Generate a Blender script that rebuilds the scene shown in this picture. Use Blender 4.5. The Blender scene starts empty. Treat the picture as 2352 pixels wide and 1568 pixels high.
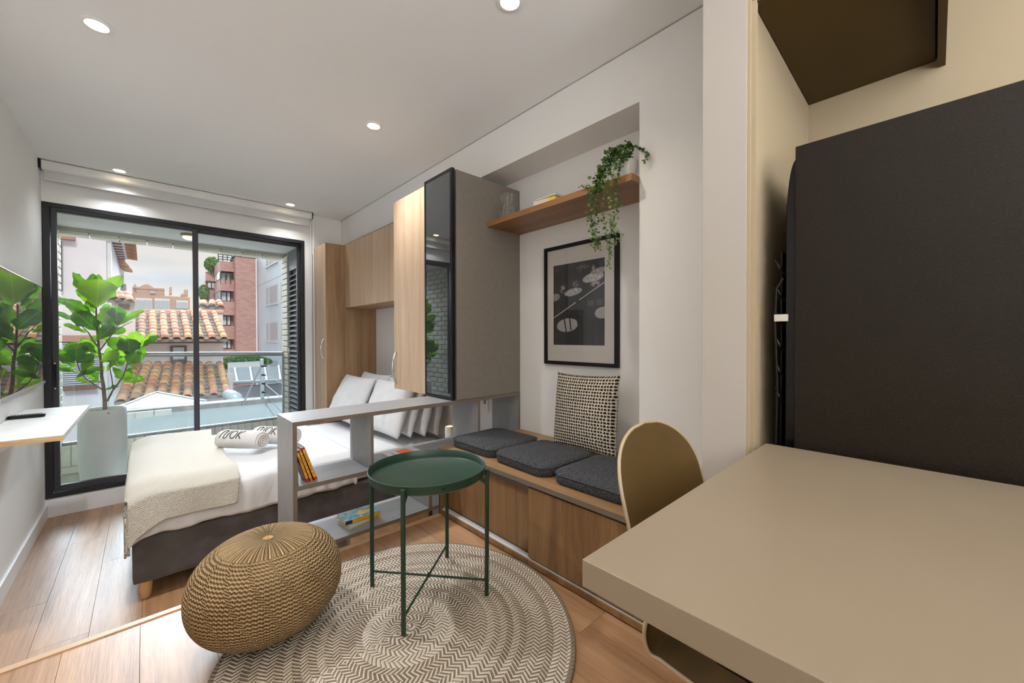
import bpy, bmesh, math, random
from mathutils import Vector, Matrix, noise
random.seed(7)
sc = bpy.context.scene
COL = sc.collection
PI = math.pi

# ---------------------------------------------------------------- camera
FPX, YAW, PITCH, ROLL, EYE = 905.37, 0.750440, -0.0098104, -0.00224825, 1.05
_f = Vector((math.sin(YAW)*math.cos(PITCH), math.cos(YAW)*math.cos(PITCH), math.sin(PITCH)))
_r = Vector((math.cos(YAW), -math.sin(YAW), 0)); _u = _r.cross(_f)
CR = _r*math.cos(ROLL) + _u*math.sin(ROLL); CU = -_r*math.sin(ROLL) + _u*math.cos(ROLL)
cam = bpy.data.cameras.new('camera'); camo = bpy.data.objects.new('camera', cam); COL.objects.link(camo)
cam.sensor_width = 36; cam.lens = FPX/2352*36; cam.clip_start = .02; cam.clip_end = 500
camo.matrix_world = Matrix(((CR.x, CU.x, -_f.x, 0), (CR.y, CU.y, -_f.y, 0), (CR.z, CU.z, -_f.z, EYE), (0, 0, 0, 1)))
sc.camera = camo
def ray(px, py): return CR*((px-1176)/FPX) - CU*((py-784)/FPX) + _f
E0 = Vector((0, 0, EYE))
def atY(px, py, Y): d = ray(px, py); return E0 + d*(Y/d.y)
def atX(px, py, X): d = ray(px, py); return E0 + d*(X/d.x)
def atZ(px, py, Z): d = ray(px, py); return E0 + d*((Z-EYE)/d.z)

# ---------------------------------------------------------------- view, sky, lights
vs = sc.view_settings
vs.view_transform = 'Standard'; vs.look = 'None'; vs.exposure = 0.42; vs.gamma = 1.0
try: vs.use_curve_mapping = False
except Exception: pass
sc.cycles.max_bounces = 10; sc.cycles.diffuse_bounces = 6; sc.cycles.transparent_max_bounces = 16
sc.cycles.sample_clamp_indirect = 4.0; sc.cycles.caustics_reflective = False; sc.cycles.caustics_refractive = False

world = bpy.data.worlds.new('overcast_sky'); sc.world = world; world.use_nodes = True
wn = world.node_tree; wn.nodes.clear()
def wnode(t, **k):
    n = wn.nodes.new(t)
    for a, b in k.items(): setattr(n, a, b)
    return n
tc = wnode('ShaderNodeTexCoord'); mp = wnode('ShaderNodeMapping'); mp.inputs['Scale'].default_value = (1.3, 1.3, 6.0)
mp.inputs['Location'].default_value = (.35, .1, .52)
nz = wnode('ShaderNodeTexNoise'); nz.inputs['Scale'].default_value = 2.2; nz.inputs['Detail'].default_value = 3; nz.inputs['Roughness'].default_value = .45
rp = wnode('ShaderNodeValToRGB'); rp.color_ramp.elements[0].position = .33; rp.color_ramp.elements[0].color = (.47, .525, .58, 1)
rp.color_ramp.elements[1].position = .50; rp.color_ramp.elements[1].color = (.645, .62, .59, 1)
bg = wnode('ShaderNodeBackground'); bg.inputs['Strength'].default_value = 1.0
wo = wnode('ShaderNodeOutputWorld')
wn.links.new(tc.outputs['Generated'], mp.inputs['Vector']); wn.links.new(mp.outputs['Vector'], nz.inputs['Vector'])
wn.links.new(nz.outputs['Fac'], rp.inputs['Fac']); wn.links.new(rp.outputs['Color'], bg.inputs['Color']); wn.links.new(bg.outputs['Background'], wo.inputs['Surface'])

def light(name, kind, loc, energy, color, direction=None, **k):
    l = bpy.data.lights.new(name, kind); l.energy = energy; l.color = color
    for a, b in k.items(): setattr(l, a, b)
    o = bpy.data.objects.new(name, l); COL.objects.link(o); o.location = loc
    if direction is not None: o.rotation_euler = Vector(direction).to_track_quat('-Z', 'Y').to_euler()
    return o
# hazy daylight pouring in from beyond the balcony, and an added fill sun behind the building that lights the street
light('sky_glare', 'SUN', (0, 9, 6), 12.5, (.84, .92, 1.0), (-.10, -1, -.46), angle=math.radians(50))
light('sun', 'SUN', (0, -6, 12), 1.5, (1.0, .97, .92), (.12, 1, -.95), angle=math.radians(12))
# warm kitchen fill, and an added uplight for the ceiling; both unseen behind camera
light('kitchen_fill', 'AREA', (.35, -1.3, 2.40), 4, (1.0, .85, .64), (0, 0, -1), shape='RECTANGLE', size=1.2, size_y=1.6)
light('uplight_fill', 'AREA', (.1, -1.9, 1.25), 74, (.94, .97, 1.0), (0, 0, 1), shape='RECTANGLE', size=1.2, size_y=1.6)

# ---------------------------------------------------------------- node materials
class N:
    """tiny helper around a material's node tree"""
    def __init__(s, name):
        s.m = bpy.data.materials.new(name); s.m.use_nodes = True; s.t = s.m.node_tree; s.t.nodes.clear()
        s.out = s.n('ShaderNodeOutputMaterial'); s._tc = None
    def n(s, t, **k):
        x = s.t.nodes.new(t)
        for a, b in k.items(): setattr(x, a, b)
        return x
    def l(s, a, b): s.t.links.new(a, b)
    def put(s, sock, v):
        if isinstance(v, bpy.types.NodeSocket): s.l(v, sock)
        elif isinstance(v, (tuple, list)) and len(v) == 3 and sock.type == 'RGBA': sock.default_value = (*v, 1)
        else: sock.default_value = v
    def tc(s, which='Object'):
        if not s._tc: s._tc = s.n('ShaderNodeTexCoord')
        return s._tc.outputs[which]
    def map(s, vec, scale=(1, 1, 1), loc=(0, 0, 0), rot=(0, 0, 0)):
        x = s.n('ShaderNodeMapping'); s.l(vec, x.inputs['Vector'])
        x.inputs['Scale'].default_value = scale; s.put(x.inputs['Location'], loc); x.inputs['Rotation'].default_value = rot
        return x.outputs['Vector']
    def noise(s, vec, scale, detail=3, rough=.5, dist=0):
        x = s.n('ShaderNodeTexNoise'); s.l(vec, x.inputs['Vector']); x.inputs['Scale'].default_value = scale
        x.inputs['Detail'].default_value = detail; x.inputs['Roughness'].default_value = rough; x.inputs['Distortion'].default_value = dist
        return x.outputs['Fac']
    def ramp(s, fac, stops):
        x = s.n('ShaderNodeValToRGB'); s.l(fac, x.inputs['Fac']); e = x.color_ramp.elements
        while len(e) < len(stops): e.new(.5)
        for i, (p, c) in enumerate(stops): e[i].position = p; e[i].color = (*c, 1) if len(c) == 3 else c
        return x.outputs['Color']
    def M(s, op, a, b=None, c=None):
        x = s.n('ShaderNodeMath', operation=op); s.put(x.inputs[0], a)
        if b is not None: s.put(x.inputs[1], b)
        if c is not None: s.put(x.inputs[2], c)
        return x.outputs[0]
    def mix(s, fac, a, b, mode='MIX'):
        x = s.n('ShaderNodeMix', data_type='RGBA', blend_type=mode); s.put(x.inputs[0], fac); s.put(x.inputs[6], a); s.put(x.inputs[7], b)
        return x.outputs[2]
    def xyz(s, vec):
        x = s.n('ShaderNodeSeparateXYZ'); s.l(vec, x.inputs[0]); return x.outputs
    def bump(s, h, strength=.3, dist=.01):
        x = s.n('ShaderNodeBump'); x.inputs['Strength'].default_value = strength; x.inputs['Distance'].default_value = dist; s.l(h, x.inputs['Height'])
        return x.outputs['Normal']
    def rnd(s): return s.n('ShaderNodeObjectInfo').outputs['Random']
    def bsdf(s, color, rough=.5, metal=0, normal=None, spec=.5, **k):
        b = s.n('ShaderNodeBsdfPrincipled'); s.put(b.inputs['Base Color'], color); s.put(b.inputs['Roughness'], rough); s.put(b.inputs['Metallic'], metal)
        s.put(b.inputs['Specular IOR Level'], spec)
        if normal is not None: s.l(normal, b.inputs['Normal'])
        for a, v in k.items(): s.put(b.inputs[a.replace('_', ' ')], v)
        s.l(b.outputs[0], s.out.inputs[0]); return s.m

def plain(name, color, rough=.5, metal=0, var=.04, nscale=6, bump=0, bscale=60, spec=.5, **k):
    x = N(name); v = x.tc()
    f = x.noise(v, nscale, 3)
    c = x.ramp(f, [(.3, tuple(max(0, a*(1-var)) for a in color)), (.7, tuple(min(1, a*(1+var)) for a in color))])
    nm = x.bump(x.noise(v, bscale, 3), bump, .004) if bump else None
    return x.bsdf(c, rough, metal, nm, spec, **k)

def wood(name, dark, light_, axis='z', rough=.42, scale=1.0, plank=False, fine=1.0, bump=.12, spec=.5, coat=0):
    x = N(name); v = x.tc()
    s = {'x': (1.2, 22, 22), 'y': (22, 1.2, 22), 'z': (22, 22, 1.2)}[axis]
    if plank:
        r = x.rnd(); cv = x.n('ShaderNodeCombineXYZ')
        for i, k in enumerate((17, 31, 53)): x.l(x.M('MULTIPLY', r, k), cv.inputs[i])
        ad = x.n('ShaderNodeVectorMath', operation='ADD'); x.l(v, ad.inputs[0]); x.l(cv.outputs[0], ad.inputs[1]); v = ad.outputs[0]
    g = x.noise(x.map(v, tuple(a*scale*.35 for a in s)), 1.6, 4, .55, .8)
    gf = x.noise(x.map(v, tuple(a*scale*2.6*fine for a in s)), 2.0, 3, .6, .3)
    f = x.M('ADD', x.M('MULTIPLY', g, .72), x.M('MULTIPLY', gf, .34))
    c = x.ramp(f, [(.36, dark), (.52, tuple((a+b)/2 for a, b in zip(dark, light_))), (.70, light_)])
    if plank:
        c = x.mix(1.0, c, x.ramp(x.rnd(), [(0, (.94, .935, .93)), (1, (1.04, 1.04, 1.04))]), 'MULTIPLY')
    return x.bsdf(c, rough, 0, x.bump(gf, bump, .002), spec, Coat_Weight=coat, Coat_Roughness=.30)

def glow(name, color, strength):
    x = N(name); e = x.n('ShaderNodeEmission'); x.put(e.inputs[0], color); e.inputs[1].default_value = strength; x.l(e.outputs[0], x.out.inputs[0]); return x.m

def clear_glass(name, tint=(.97, .99, .99), ior=1.45, boost=1.0):
    x = N(name); t = x.n('ShaderNodeBsdfTransparent'); x.put(t.inputs[0], tint); g = x.n('ShaderNodeBsdfGlossy'); g.inputs['Roughness'].default_value = .01
    fr = x.n('ShaderNodeFresnel'); fr.inputs[0].default_value = ior; m = x.n('ShaderNodeMixShader')
    x.l(x.M('MULTIPLY', fr.outputs[0], boost), m.inputs[0]); x.l(t.outputs[0], m.inputs[1]); x.l(g.outputs[0], m.inputs[2]); x.l(m.outputs[0], x.out.inputs[0]); return x.m

def mirrorish(name, base, refl, tint=(1, 1, 1)):
    """dark glass in front of an opaque back: diffuse base plus a clear reflection that grows at grazing angles"""
    x = N(name); d = x.n('ShaderNodeBsdfDiffuse'); x.put(d.inputs[0], base); g = x.n('ShaderNodeBsdfGlossy'); g.inputs['Roughness'].default_value = .008; x.put(g.inputs[0], tint)
    fr = x.n('ShaderNodeLayerWeight'); fr.inputs[0].default_value = refl; m = x.n('ShaderNodeMixShader')
    x.l(fr.outputs['Fresnel'], m.inputs[0]); x.l(d.outputs[0], m.inputs[1]); x.l(g.outputs[0], m.inputs[2]); x.l(m.outputs[0], x.out.inputs[0]); return x.m

# ---------------------------------------------------------------- geometry helper
class G:
    def __init__(s): s.v = []; s.f = []; s.uv = None; s.mi = None
    def add(s, vs, fs):
        n = len(s.v); s.v += [tuple(p) for p in vs]; s.f += [tuple(i+n for i in f) for f in fs]; return s
    def box(s, x0, x1, y0, y1, z0, z1):
        return s.add([(x0,y0,z0),(x1,y0,z0),(x1,y1,z0),(x0,y1,z0),(x0,y0,z1),(x1,y0,z1),(x1,y1,z1),(x0,y1,z1)],
                     [(0,3,2,1),(4,5,6,7),(0,1,5,4),(1,2,6,5),(2,3,7,6),(3,0,4,7)])
    def beam(s, p0, p1, w, h, up=(0, 0, 1)):
        p0, p1 = Vector(p0), Vector(p1); d = (p1-p0).normalized(); u = Vector(up)
        if abs(d.dot(u)) > .98: u = Vector((1, 0, 0))
        a = d.cross(u).normalized()*w/2; b = a.cross(d).normalized()*h/2
        vs_ = [p+sx*a+sz*b for p in (p0, p1) for sx, sz in ((-1,-1),(1,-1),(1,1),(-1,1))]
        return s.add(vs_, [(0,1,2,3),(7,6,5,4),(0,4,5,1),(1,5,6,2),(2,6,7,3),(3,7,4,0)])
    def tube(s, pts, r, n=10, cap=True, closed=False):
        pts = [Vector(p) for p in pts]; m = len(pts); rs = r if isinstance(r, (list, tuple)) else [r]*m
        base = len(s.v); prev = None
        for i, p in enumerate(pts):
            if closed: t = (pts[(i+1) % m]-pts[i-1])
            else: t = pts[min(i+1, m-1)]-pts[max(i-1, 0)]
            t = t.normalized() if t.length > 1e-9 else Vector((0, 0, 1))
            if prev is None: a = t.orthogonal().normalized()
            else:
                a = prev - t*prev.dot(t); a = a.normalized() if a.length > 1e-6 else t.orthogonal().normalized()
            prev = a; b = t.cross(a)
            for k in range(n):
                w = 2*PI*k/n; s.v.append(tuple(p + (a*math.cos(w)+b*math.sin(w))*rs[i]))
        for i in range(m if closed else m-1):
            j = (i+1) % m
            for k in range(n):
                k2 = (k+1) % n; s.f.append((base+i*n+k, base+i*n+k2, base+j*n+k2, base+j*n+k))
        if cap and not closed:
            s.f.append(tuple(base+k for k in reversed(range(n)))); s.f.append(tuple(base+(m-1)*n+k for k in range(n)))
        return s
    def cyl(s, p0, p1, r, n=24): return s.tube([p0, p1], r, n)
    def lathe(s, prof, c=(0, 0, 0), n=32, close=False):
        base = len(s.v)
        for r_, z in prof:
            for k in range(n):
                w = 2*PI*k/n; s.v.append((c[0]+r_*math.cos(w), c[1]+r_*math.sin(w), c[2]+z))
        m = len(prof)
        for i in range(m if close else m-1):
            j = (i+1) % m
            for k in range(n):
                k2 = (k+1) % n; s.f.append((base+i*n+k, base+i*n+k2, base+j*n+k2, base+j*n+k))
        if not close:
            s.f.append(tuple(base+k for k in reversed(range(n)))); s.f.append(tuple(base+(m-1)*n+k for k in range(n)))
        return s
    def prism(s, poly, h0, h1, axis='z'):
        """extrude a 2-d polygon: axis z -> (x,y), axis y -> (x,z), axis x -> (y,z)"""
        def P(a, b, h): return {'z': (a, b, h), 'y': (a, h, b), 'x': (h, a, b)}[axis]
        n = len(poly); vs_ = [P(a, b, h0) for a, b in poly]+[P(a, b, h1) for a, b in poly]
        return s.add(vs_, [tuple(reversed(range(n))), tuple(range(n, 2*n))]+[(i, (i+1) % n, n+(i+1) % n, n+i) for i in range(n)])
    def grid(s, fn, nu, nv, uv=False):
        base = len(s.v)
        for j in range(nv+1):
            for i in range(nu+1): s.v.append(tuple(fn(i/nu, j/nv)))
        for j in range(nv):
            for i in range(nu):
                a = base+j*(nu+1)+i; s.f.append((a, a+1, a+nu+2, a+nu+1))
        return s
    def softbox(s, x0, x1, y0, y1, z0, z1, r, seg=14, amp=0, ns=4, seed=0, R=None):
        """box with rounded edges, its faces a fine grid that can be wrinkled"""
        bm = bmesh.new(); bmesh.ops.create_cube(bm, size=2)
        bmesh.ops.subdivide_edges(bm, edges=bm.edges[:], cuts=seg, use_grid_fill=True)
        lx, ly, lz = (x1-x0)/2, (y1-y0)/2, (z1-z0)/2; cx_, cy_, cz_ = (x0+x1)/2, (y0+y1)/2, (z0+z1)/2
        for v in bm.verts:
            # cluster grid lines towards the rounded edges
            def w(t): return math.copysign(abs(t)**.75, t)
            p = Vector((w(v.co.x)*lx, w(v.co.y)*ly, w(v.co.z)*lz))
            if R:
                ax, ay = lx-R, ly-R; q = Vector((max(-ax, min(ax, p.x)), max(-ay, min(ay, p.y)), 0)); d = Vector((p.x, p.y, 0))-q
                if d.length > 1e-6:
                    mx = max(abs(d.x), abs(d.y)); d = d.normalized()*mx; p.x, p.y = q.x+d.x, q.y+d.y
            q = Vector((max(-(lx-r), min(lx-r, p.x)), max(-(ly-r), min(ly-r, p.y)), max(-(lz-r), min(lz-r, p.z))))
            d = p-q
            if d.length > 1e-6: n_ = d.normalized(); p = q+n_*min(r, max(abs(d.x), abs(d.y), abs(d.z)))
            else: n_ = Vector((0, 0, 1))
            if amp:
                k = noise.noise(Vector((p.x+cx_, p.y+cy_, (p.z+cz_)*1.5))*ns+Vector((seed, 0, 0)))+.5*noise.noise(Vector((p.x+cx_, p.y+cy_, p.z+cz_))*ns*2.7+Vector((0, seed, 0)))
                p = p+n_*k*amp
            v.co = p+Vector((cx_, cy_, cz_))
        bm.verts.index_update()
        s.add([v.co[:] for v in bm.verts], [[v.index for v in f.verts] for f in bm.faces]); bm.free(); return s
    def mesh(s, name, bevel=0, segs=2, smooth=False, xf=None):
        me = bpy.data.meshes.new(name); me.from_pydata(s.v, [], s.f); me.update()
        if xf is not None: me.transform(xf)
        if bevel or smooth:
            bm = bmesh.new(); bm.from_mesh(me)
            if bevel:
                es = [e for e in bm.edges if len(e.link_faces) == 2 and e.calc_face_angle(0) > .5]
                bmesh.ops.bevel(bm, geom=es, offset=bevel, segments=segs, profile=.6, affect='EDGES', clamp_overlap=True)
            bmesh.ops.recalc_face_normals(bm, faces=bm.faces[:])
            bm.to_mesh(me); bm.free()
        for p in me.polygons: p.use_smooth = bool(smooth)
        if smooth is True:
            try: me.set_sharp_from_angle(angle=math.radians(40))
            except Exception: pass
        return me

def wloc(o):
    p = Vector((0, 0, 0))
    while o is not None: p = p+o.location; o = o.parent
    return p
def part(name, g, m, parent=None, bevel=0, smooth=False, segs=2, label=None, kind=None):
    """g is in world coordinates; parents only ever carry a translation while building"""
    me = g.mesh(name, bevel, segs, smooth)
    if parent is not None: me.transform(Matrix.Translation(-wloc(parent)))
    me.materials.append(m)
    o = bpy.data.objects.new(name, me); COL.objects.link(o); o.parent = parent
    if label: o['label'] = label
    if kind: o['kind'] = kind
    return o
def thing(name, loc, label, cat, group=None):
    o = bpy.data.objects.new(name, None); COL.objects.link(o); o.location = loc; o.empty_display_size = .05
    o['label'] = label; o['category'] = cat
    if group: o['group'] = group
    return o
def struct(name, g, m, bevel=0, smooth=False, label=None):
    o = part(name, g, m, None, bevel, smooth); o['kind'] = 'structure'
    if label: o['label'] = label
    return o
def solo(name, g, m, label, cat, base, group=None, **k):
    o = part(name, g, m, None, **k); o.data.transform(Matrix.Translation(-Vector(base))); o.location = base
    o['label'] = label; o['category'] = cat
    if group: o['group'] = group
    return o
def piece(name, me, loc, parent, rot=None, scale=None):
    o = bpy.data.objects.new(name, me); COL.objects.link(o); o.parent = parent; o.location = Vector(loc)-wloc(parent)
    if rot is not None: o.rotation_euler = rot
    if scale is not None: o.scale = scale
    return o

# ---------------------------------------------------------------- materials
m_wall = plain('white_wall_paint', (.85, .85, .84), .75, var=.012, nscale=2, bump=.05, bscale=90)
m_ceil = plain('ceiling_paint', (.88, .89, .89), .85, var=.008, nscale=1.5)
m_kwall = plain('beige_kitchen_wall', (.43, .345, .225), .7, var=.015, nscale=2)
m_col = plain('warm_white_column', (.47, .43, .385), .7, var=.012, nscale=2)
m_base = plain('white_baseboard', (.82, .82, .81), .4, var=.01)
m_floor = wood('oak_laminate', (.215, .100, .040), (.47, .27, .14), 'y', .40, .9, plank=True, bump=.3, spec=.8, coat=.25)
m_nose = wood('oak_nosing', (.42, .26, .15), (.60, .42, .27), 'x', .4, 1.2)
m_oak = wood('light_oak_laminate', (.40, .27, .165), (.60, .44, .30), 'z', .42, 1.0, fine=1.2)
m_oaks = wood('oak_shaded_side', (.24, .135, .065), (.42, .265, .145), 'z', .42, 1.1)  # front oak darkened, the shade of the cabinet sides put into its colour
m_bench = wood('bench_oak_laminate', (.135, .066, .024), (.30, .165, .068), 'z', .42, 1.15)
m_benchtop = wood('bench_top_laminate', (.22, .12, .055), (.38, .23, .115), 'y', .42, 1.1)
m_shelf = wood('teak_shelf', (.17, .072, .022), (.34, .165, .062), 'y', .4, 1.4)
m_tvshelf = plain('pale_shelf_top', (.62, .62, .60), .4, var=.08, nscale=9)
m_tvedge = wood('raw_edge', (.50, .30, .14), (.72, .50, .28), 'x', .5, 2.0)
m_taupe = plain('taupe_laminate', (.20, .172, .142), .5, var=.05, nscale=30)
m_divider = wood('grey_laminate', (.235, .234, .234), (.29, .289, .29), 'x', .42, .6, bump=.05)
m_edge = plain('brown_edge_band', (.16, .125, .095), .5)
m_frame = plain('dark_window_frame', (.020, .020, .024), .42, spec=.35)
m_frame_in = plain('charcoal_window_frame', (.042, .042, .050), .42, spec=.4)
m_glass = clear_glass('window_glass', (.985, .99, .99), 1.42, .5)
m_railglass = clear_glass('railing_glass', (.90, .96, .985), 1.45)
m_white = plain('white_plastic', (.80, .80, .80), .4)
m_blind = plain('blind_fabric', (.66, .67, .68), .8, bump=.1, bscale=300)
m_blindbar = plain('blind_bar', (.80, .80, .78), .35)
m_black = plain('matte_black', (.006, .006, .0065), .5, spec=.25)
m_blackgl = plain('gloss_black', (.005, .005, .006), .2, spec=.35)
m_chrome = plain('brushed_chrome', (.75, .75, .76), .22, 1.0)
m_steel = plain('satin_steel', (.42, .44, .47), .35, .8)
m_green = plain('dark_green_steel', (.010, .036, .020), .40, 0, var=.06, nscale=5, spec=.5)
m_linen = N('white_linen'); _v = m_linen.tc(); m_linen = m_linen.bsdf(m_linen.ramp(m_linen.noise(_v, 2.5, 3), [(.3, (.64, .64, .645)), (.7, (.71, .71, .715))]), .85, 0, m_linen.bump(m_linen.noise(m_linen.map(_v, (3, 3, 1.2)), 5, 4, .55, .6), .30, .02), .2)
m_bedbase = plain('charcoal_velvet', (.085, .076, .073), .9, var=.30, nscale=7, bump=.2, bscale=200, spec=.2, Sheen_Weight=.35, Sheen_Roughness=.5)
m_felt = N('charcoal_felt'); _v = m_felt.tc(); m_felt = m_felt.bsdf(m_felt.ramp(m_felt.noise(_v, 230, 3, .7), [(.36, (.018, .018, .02)), (.52, (.055, .056, .06)), (.70, (.15, .155, .165))]), .95, 0, m_felt.bump(m_felt.noise(_v, 160, 3), .4, .004), .15)
m_legwood = wood('beech_leg', (.52, .32, .15), (.68, .46, .25), 'z', .45, 1.0)
m_conc = plain('pale_concrete', (.78, .81, .78), .55, var=.06, nscale=5, bump=.1, bscale=60)
m_mustard = plain('olive_brown_shell', (.105, .062, .018), .45, var=.03)
m_shelledge = plain('pale_shell_edge', (.42, .32, .21), .5)
m_counter = plain('greige_counter', (.255, .20, .14), .38, var=.03, nscale=3, spec=.5)
m_fridge = N('black_brown_fridge'); _v = m_fridge.tc(); m_fridge = m_fridge.bsdf(m_fridge.ramp(m_fridge.noise(_v, 260, 3, .7), [(.35, (.010, .0065, .004)), (.62, (.017, .0112, .0072)), (.83, (.045, .034, .025))]), .42, 0, m_fridge.bump(m_fridge.noise(_v, 300, 2), .25, .002), .25)
m_upper = plain('dark_brown_cabinet', (.075, .046, .014), .55, spec=.2, var=.04)
m_ceramic = plain('white_ceramic', (.80, .79, .77), .3)
m_trunk = plain('fig_bark', (.20, .155, .13), .8, var=.25, nscale=25, bump=.5, bscale=90)
m_soil = plain('pale_gravel', (.45, .40, .33), .9, var=.5, nscale=120, bump=1, bscale=120)
def leafmat(name, a, b, rough=.35, tr=.25, vs_=6):
    x = N(name); v = x.tc(); f = x.noise(v, vs_, 2); r = x.rnd()
    c = x.ramp(x.M('ADD', x.M('MULTIPLY', f, .5), x.M('MULTIPLY', r, .5)), [(.25, a), (.75, b)])
    vein = x.M('ABSOLUTE', x.xyz(v)[0]); c2 = x.mix(x.M('LESS_THAN', vein, .0035), c, tuple(min(1, k*1.6+.03) for k in b))
    st = x.M('SINE', x.M('MULTIPLY', x.M('SUBTRACT', x.xyz(v)[1], x.M('MULTIPLY', vein, .9)), 210))
    p = x.n('ShaderNodeBsdfPrincipled'); x.l(c2, p.inputs['Base Color']); p.inputs['Roughness'].default_value = rough
    x.l(x.bump(st, .25, .003), p.inputs['Normal'])
    t = x.n('ShaderNodeBsdfTranslucent'); x.l(x.mix(1, c2, (1.3, 1.5, .5), 'MULTIPLY'), t.inputs[0]); m = x.n('ShaderNodeMixShader'); m.inputs[0].default_value = tr
    x.l(p.outputs[0], m.inputs[1]); x.l(t.outputs[0], m.inputs[2]); x.l(m.outputs[0], x.out.inputs[0]); return x.m
m_leaf = leafmat('fig_leaf', (.040, .14, .022), (.17, .40, .045), .38, .42)
m_vine = leafmat('vine_leaf', (.035, .095, .020), (.16, .25, .07), .5, .2)
m_brick = plain('cream_painted_brick', (.78, .76, .66), .75, var=.12, nscale=9, bump=.4, bscale=40)
m_mortar = plain('cream_mortar', (.60, .59, .51), .9, var=.1, nscale=20, bump=.4, bscale=50)
# ================================================================ ROOM
XL, XR, XN = -.59, 1.726, 1.96          # left wall, right wall face, back of the niches
YS, YW, YB = 2.0, 4.84, -2.9            # platform edge, window wall, rear wall
ZL, ZC = -.385, 2.442                   # lower bedroom floor, ceiling
Y0 = 2.016                              # room-side face of the divider

# floors: every plank its own piece with a hairline joint
def planks(parent, x0, x1, y0, y1, z, w, L, thick=.008):
    gap = .0007; i = 0; x = x0
    meshes = {}
    while x < x1-1e-4:
        xe = min(x+w, x1); y = y0-(L*((i*.37) % 1)); i += 1
        while y < y1:
            a, b = max(y, y0), min(y+L, y1)
            if b-a > .01:
                k = (round(xe-x, 3), round(b-a, 3))
                if k not in meshes:
                    meshes[k] = G().box(gap/2, k[0]-gap/2, gap/2, k[1]-gap/2, -thick, 0).mesh('plank', .0006, 1); meshes[k].materials.append(m_floor)
                piece('plank', meshes[k], (x, a, z), parent)
            y += L
        x = xe
sub = plain('dark_joint', (.16, .10, .06), .9)
fl = struct('floor', G().box(XL, 2.05, YB, YS-.004, -.02, -.009), sub, label='raised living area floor of oak laminate planks')
planks(fl, XL, 1.97, -1.3, YS-.006, 0, .19, 1.29)
fl2 = struct('floor_bedroom', G().box(XL, XN, YS, YW, ZL-.02, ZL-.009), sub, label='lower bedroom floor of oak laminate planks')
planks(fl2, XL, XN, YS, YW, ZL, .19, 1.29)
struct('trim_1', G().box(XL, 1.97, YS-.012, YS+.016, -.006, .0045), m_nose, bevel=.003, label='wooden nosing along the edge of the raised floor')
struct('trim_2', G().box(XL, 1.97, YS-.006, YS, ZL, -.006), m_oak, label='riser below the raised floor edge')

struct('ceiling', G().box(XL-.1, 2.2, YB, YW, ZC, ZC+.08), m_ceil)
struct('wall_left', G().box(XL-.12, XL, YB, YW+.16, ZL, ZC), m_wall)
struct('baseboard_left', G().box(XL, XL+.014, YS+.02, YW-.0, ZL, ZL+.105), m_white, bevel=.003)
struct('wall_rear', G().box(XL-.1, 2.2, YB-.1, YB, -.01, ZC), m_wall)
struct('wall_niche', G().box(XN, XN+.1, .49, YW+.16, ZL, ZC), m_wall, label='white back wall of the bench niche and bed alcove')
struct('wall_right', G().box(XR, XN, .961, YW, 2.167, ZC).box(XR, XN, 2.342, YW, 2.143, 2.1665).box(XR, XN, .49, .961, 0, ZC), m_wall, label='white wall beside and above the bench niche')
struct('trim_3', G().box(XR-.004, XR, .49, YW, ZC-.005, ZC), plain('shadow_gap', (.42, .42, .41), .8), label='shadow gap between right wall and ceiling')  # grey strip, the gap's shade put into its colour
struct('wall_column', G().box(1.253, 2.05, .366, .488, 0, ZC), m_col, bevel=.002, label='warm white end of the kitchen partition wall')
struct('wall_partition', G().box(1.254, 2.0, .358, .366, 0, ZC), m_kwall, label='beige kitchen side of the partition wall')
struct('wall_kitchen', G().box(2.0, 2.1, YB, .358, 0, ZC), m_kwall)
struct('trim_4', G().box(1.262, 1.275, .346, .358, .70, 1.997), m_kwall, label='narrow filler strip on the partition beside the fridge')
# window wall around the opening (X -.59 .. 1.324, Z -.235 .. 2.142)
struct('wall_window', G().box(XL, 1.324, YW, YW+.14, 2.142, ZC).box(1.324, XN, YW, YW+.14, ZL, ZC).box(XL, 1.324, YW, YW+.14, ZL, -.235), m_wall)
struct('baseboard_window', G().box(XL+.014, 1.40, YW-.014, YW, ZL, -.25), m_white, bevel=.003)

# sliding balcony door
w1 = struct('door_1', G().box(-.588, 1.324, YW-.005, YW+.12, 2.106, 2.142).box(-.588, -.548, YW-.005, YW+.12, -.20, 2.106).box(1.292, 1.324, YW-.005, YW+.12, -.20, 2.106).box(-.588, 1.324, YW-.012, YW+.12, -.235, -.20), m_frame, bevel=.002, label='dark framed sliding glass door to the balcony')
sash = part('sash', G().box(-.546, -.512, YW+.015, YW+.05, -.195, 2.10).box(.345, .387, YW+.015, YW+.05, -.195, 2.10).box(-.512, .345, YW+.015, YW+.05, 2.076, 2.10).box(-.512, .345, YW+.015, YW+.05, -.195, -.145), m_frame_in, w1, bevel=.003)
part('pane', G().box(-.512, .345, YW+.030, YW+.035, -.145, 2.076), m_glass, sash)
part('latch', G().box(-.538, -.522, YW-.002, YW+.016, .66, .84), m_blackgl, sash, bevel=.003)
for z in (.66, .84): part('screw', G().cyl((-.53, YW-.004, z+(.012 if z > .7 else -.012)), (-.53, YW+.016, z+(.012 if z > .7 else -.012)), .005, 10), m_chrome, sash)
sash = part('sash', G().box(.347, .389, YW+.06, YW+.095, -.195, 2.10).box(1.262, 1.291, YW+.06, YW+.095, -.195, 2.10).box(.389, 1.262, YW+.06, YW+.095, 2.076, 2.10).box(.389, 1.262, YW+.06, YW+.095, -.195, -.145), m_frame_in, w1, bevel=.003)
part('pane', G().box(.389, 1.262, YW+.075, YW+.080, -.145, 2.076), m_glass, sash)

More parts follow.
